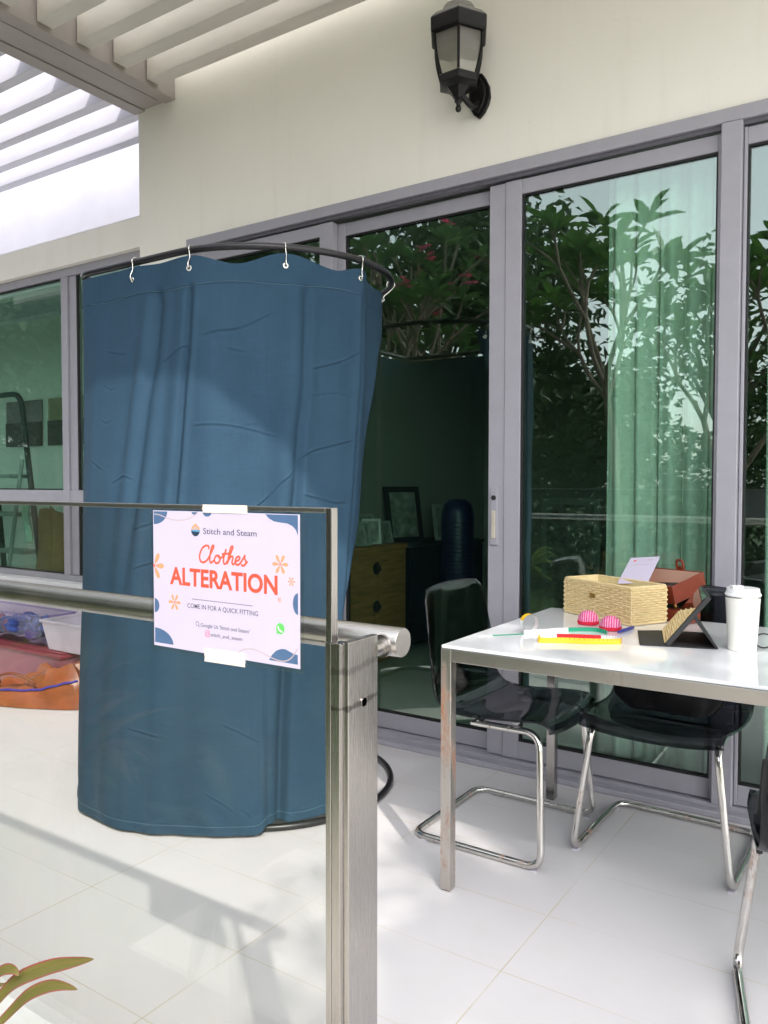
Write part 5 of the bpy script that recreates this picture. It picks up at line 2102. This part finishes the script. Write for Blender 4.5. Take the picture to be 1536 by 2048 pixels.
def broadtree(x, y, h, cr_, seed, label, n=5200, ls=.20, mat_='dark', zc=.62, group='trees beyond the garden', flat_=.8):
    rn_ = random.Random(seed)
    t = thing('shade_tree', label, 'tree', (x, y, -.3), group)
    tr, c = MB(), MB()
    top = Vector((x, y, h * zc))
    tr.tube(spline([(x, y, -.3), (x + rn_.uniform(-.2, .2), y, h * .25), top], 5), [.16 - .10 * k / 10 for k in range(11)], 9)
    cl_ = []
    for k in range(26):
        a, el, rr = rn_.uniform(0, 6.28), rn_.uniform(-.7, 1.4), cr_ * rn_.uniform(.35, .95)
        p = top + Vector((math.cos(a) * math.cos(el) * rr, math.sin(a) * math.cos(el) * rr, math.sin(el) * rr * flat_))
        cl_.append((p, cr_ * rn_.uniform(.22, .42)))
        tr.tube(spline([top - Vector((0, 0, h * .22)), top.lerp(p, .5) - Vector((0, 0, .1)), p], 3), [.05, .044, .037, .03, .022, .016, .01], 5)
    for k in range(n):
        p, r_ = cl_[rn_.randrange(len(cl_))]
        v = Vector((rn_.gauss(0, 1), rn_.gauss(0, 1), rn_.gauss(0, 1))).normalized() * r_ * rn_.random() ** .4
        q = p + v
        d = Vector((rn_.gauss(0, 1), rn_.gauss(0, 1), rn_.gauss(-.2, .7)))
        leaf(c, q, d, Vector((rn_.gauss(0, .6), rn_.gauss(0, .6), 1)), ls * rn_.uniform(.6, 1.2), ls * .48, .15, 0, 2)
    tr.build('trunk', M['bark'], t, smooth=60)
    c.build('crown', M[mat_], t)
    return t


broadtree(3.75, -.75, 6.6, 1.35, 41, 'leafy tree to the right of the terrace that shades the table', 3200, .17, 'mid', .76)
broadtree(-9.0, -3.4, 6.6, 2.6, 2, 'broad dark tree at the left end of the garden', 6500, .24, zc=.55)
broadtree(-6.9, -5.6, 7.0, 2.7, 3, 'tall dark tree behind the flowering frangipanis', 6500, .24, zc=.55)
broadtree(-5.2, -7.4, 3.9, 1.9, 4, 'low dense dark tree behind the second frangipani', 6000, .22, zc=.5)
broadtree(-2.9, -9.0, 6.6, 2.2, 5, 'mid green round tree at the back of the garden', 1500, .22, 'mid', .55)
broadtree(-.9, -10.5, 4.4, 2.0, 6, 'loose mid green tree at the right of the back row', 5200, .20, 'mid', .55)
broadtree(-12.5, -6.5, 8.0, 3.2, 9, 'largest dark tree far to the left', 6500, .28, zc=.55)
broadtree(-12.6, -2.2, 6.0, 2.4, 10, 'dark tree beside the left end of the terrace', 6000, .24, zc=.5)
broadtree(-16.5, -4.2, 7.0, 3.0, 12, 'far dark tree beyond the left end of the terrace', 6000, .28, zc=.5)
hg = MB()
rn = random.Random(77)
for k in range(34000):
    x = rn.uniform(-20, 3.5)
    y = -5.4 + rn.gauss(0, .32)
    z = rn.uniform(-.28, 2.1 + .35 * math.sin(x * 1.3) + .25 * math.sin(x * 3.1))
    leaf(hg, Vector((x, y, z)), Vector((rn.gauss(0, 1), rn.gauss(0, 1), rn.gauss(.2, .6))), Vector((rn.gauss(0, .5), rn.gauss(0, .5), 1)), .20, .09, .15, 0, 2)
hd_ = tag(hg.build('hedge', M['dark']), 'long clipped dark hedge at the back of the lawn', 'hedge')


def cordyline(x, y, h, seed, label, mat_='cord', nl=20, L0=.42, W0=.045, lo=.0):
    rn_ = random.Random(seed)
    t = thing('cordyline_plant', label, 'plant', (x, y, -.285), 'strap leaved plants along the railing')
    s_ = MB()
    s_.tube([(x, y, -.29), (x + .01, y, h * .5), (x, y, h)], [.016, .013, .010], 8)
    s_.build('stem', M['stem'], t, smooth=60)
    c = MB()
    for k in range(nl):
        a = k * 2.4 + rn_.uniform(-.3, .3)
        el = rn_.uniform(.15, 1.25)
        d = Vector((math.cos(a) * math.cos(el), math.sin(a) * math.cos(el) * .7, math.sin(el)))
        leaf(c, Vector((x, y, h - rn_.uniform(0, .16))), d, Vector((0, 0, 1)), L0 * rn_.uniform(.7, 1.2), W0 * rn_.uniform(.8, 1.2), rn_.uniform(.25, .75), 0, 8)
    c.build('foliage', M[mat_], t, smooth=60)
    return t


cordyline(-1.86, .42, .55, 5, 'red edged cordyline plant just left of the picture', L0=.44)
cordyline(-2.55, .36, .62, 6, 'green strap leaved plant, third along the railing', 'cordg', 26, .5)
cordyline(-3.25, .40, .50, 8, 'red edged cordyline plant, fourth along the railing', L0=.46)
cordyline(-1.45, .20, .30, 15, 'low green strap leaved plant nearest the photographer', 'cordg', 24, .42)
cordyline(-2.20, .22, .34, 16, 'low green strap leaved plant, second from the photographer', 'cordg', 26, .44)
cordyline(-2.95, .20, .36, 17, 'low red edged cordyline, third from the photographer', L0=.42)
cordyline(-4.1, .36, .66, 9, 'green strap leaved plant at the far end of the railing', 'cordg', 26, .5)
# the foreground plant: leaves placed by hand
fp = thing('cordyline_plant', 'cordyline with arching red edged leaves in the near left corner', 'plant', (-1.08, .52, -.285), 'strap leaved plants along the railing')
s_ = MB()
s_.tube([(-1.17, .50, -.29), (-1.165, .50, .1), (-1.15, .52, .40)], [.016, .013, .010], 8)
s_.build('stem', M['stem'], fp, smooth=60)
c = MB()


def arcleaf(pts, wd, tilt):
    P = spline(pts, 6)
    n = len(P) - 1
    vs, uvs = [], []
    for i, p in enumerate(P):
        u = i / n
        t = (P[min(i + 1, n)] - P[max(i - 1, 0)]).normalized()
        s = t.cross(Vector(tilt))
        s.normalize()
        nn = s.cross(t)
        w_ = wd * max(.02, (math.sin(PI * (u * .90 + .10)) ** .8 if u < 1 else .0))
        vs += [p - s * w_ / 2 + nn * w_ * .14, p, p + s * w_ / 2 + nn * w_ * .14]
        uvs += [(0, u), (.5, u), (1, u)]
    fs = []
    for i in range(n):
        a = i * 3
        fs += [(a, a + 1, a + 4, a + 3), (a + 1, a + 2, a + 5, a + 4)]
    c.add(vs, fs, 0, uvs)


arcleaf([(-1.129, .60, .416), (-1.075, .62, .481), (-1.024, .62, .527), (-.953, .62, .569), (-.898, .62, .595), (-.856, .62, .614)], .022, (.15, -.75, .6))
arcleaf([(-1.067, .59, .441), (-1.016, .60, .493), (-.968, .60, .537), (-.923, .60, .565), (-.891, .60, .577), (-.862, .60, .583)], .017, (.1, -.8, .5))
arcleaf([(-1.137, .59, .456), (-1.082, .61, .509), (-1.044, .61, .539), (-1.019, .61, .548), (-1.007, .61, .545)], .016, (.1, -.75, .6))
for k in range(12):
    rn_ = random.Random(100 + k)
    a = R(95 + k * 17)
    el = rn_.uniform(.3, 1.2)
    leaf(c, Vector((-1.16, .50, .36 - .01 * k)), Vector((math.cos(a) * math.cos(el), math.sin(a) * math.cos(el) * .6 - .2, math.sin(el) * .7)), Vector((0, 0, 1)), .30, .036, .5, 0, 8)
c.build('foliage', M['cord'], fp, smooth=60)
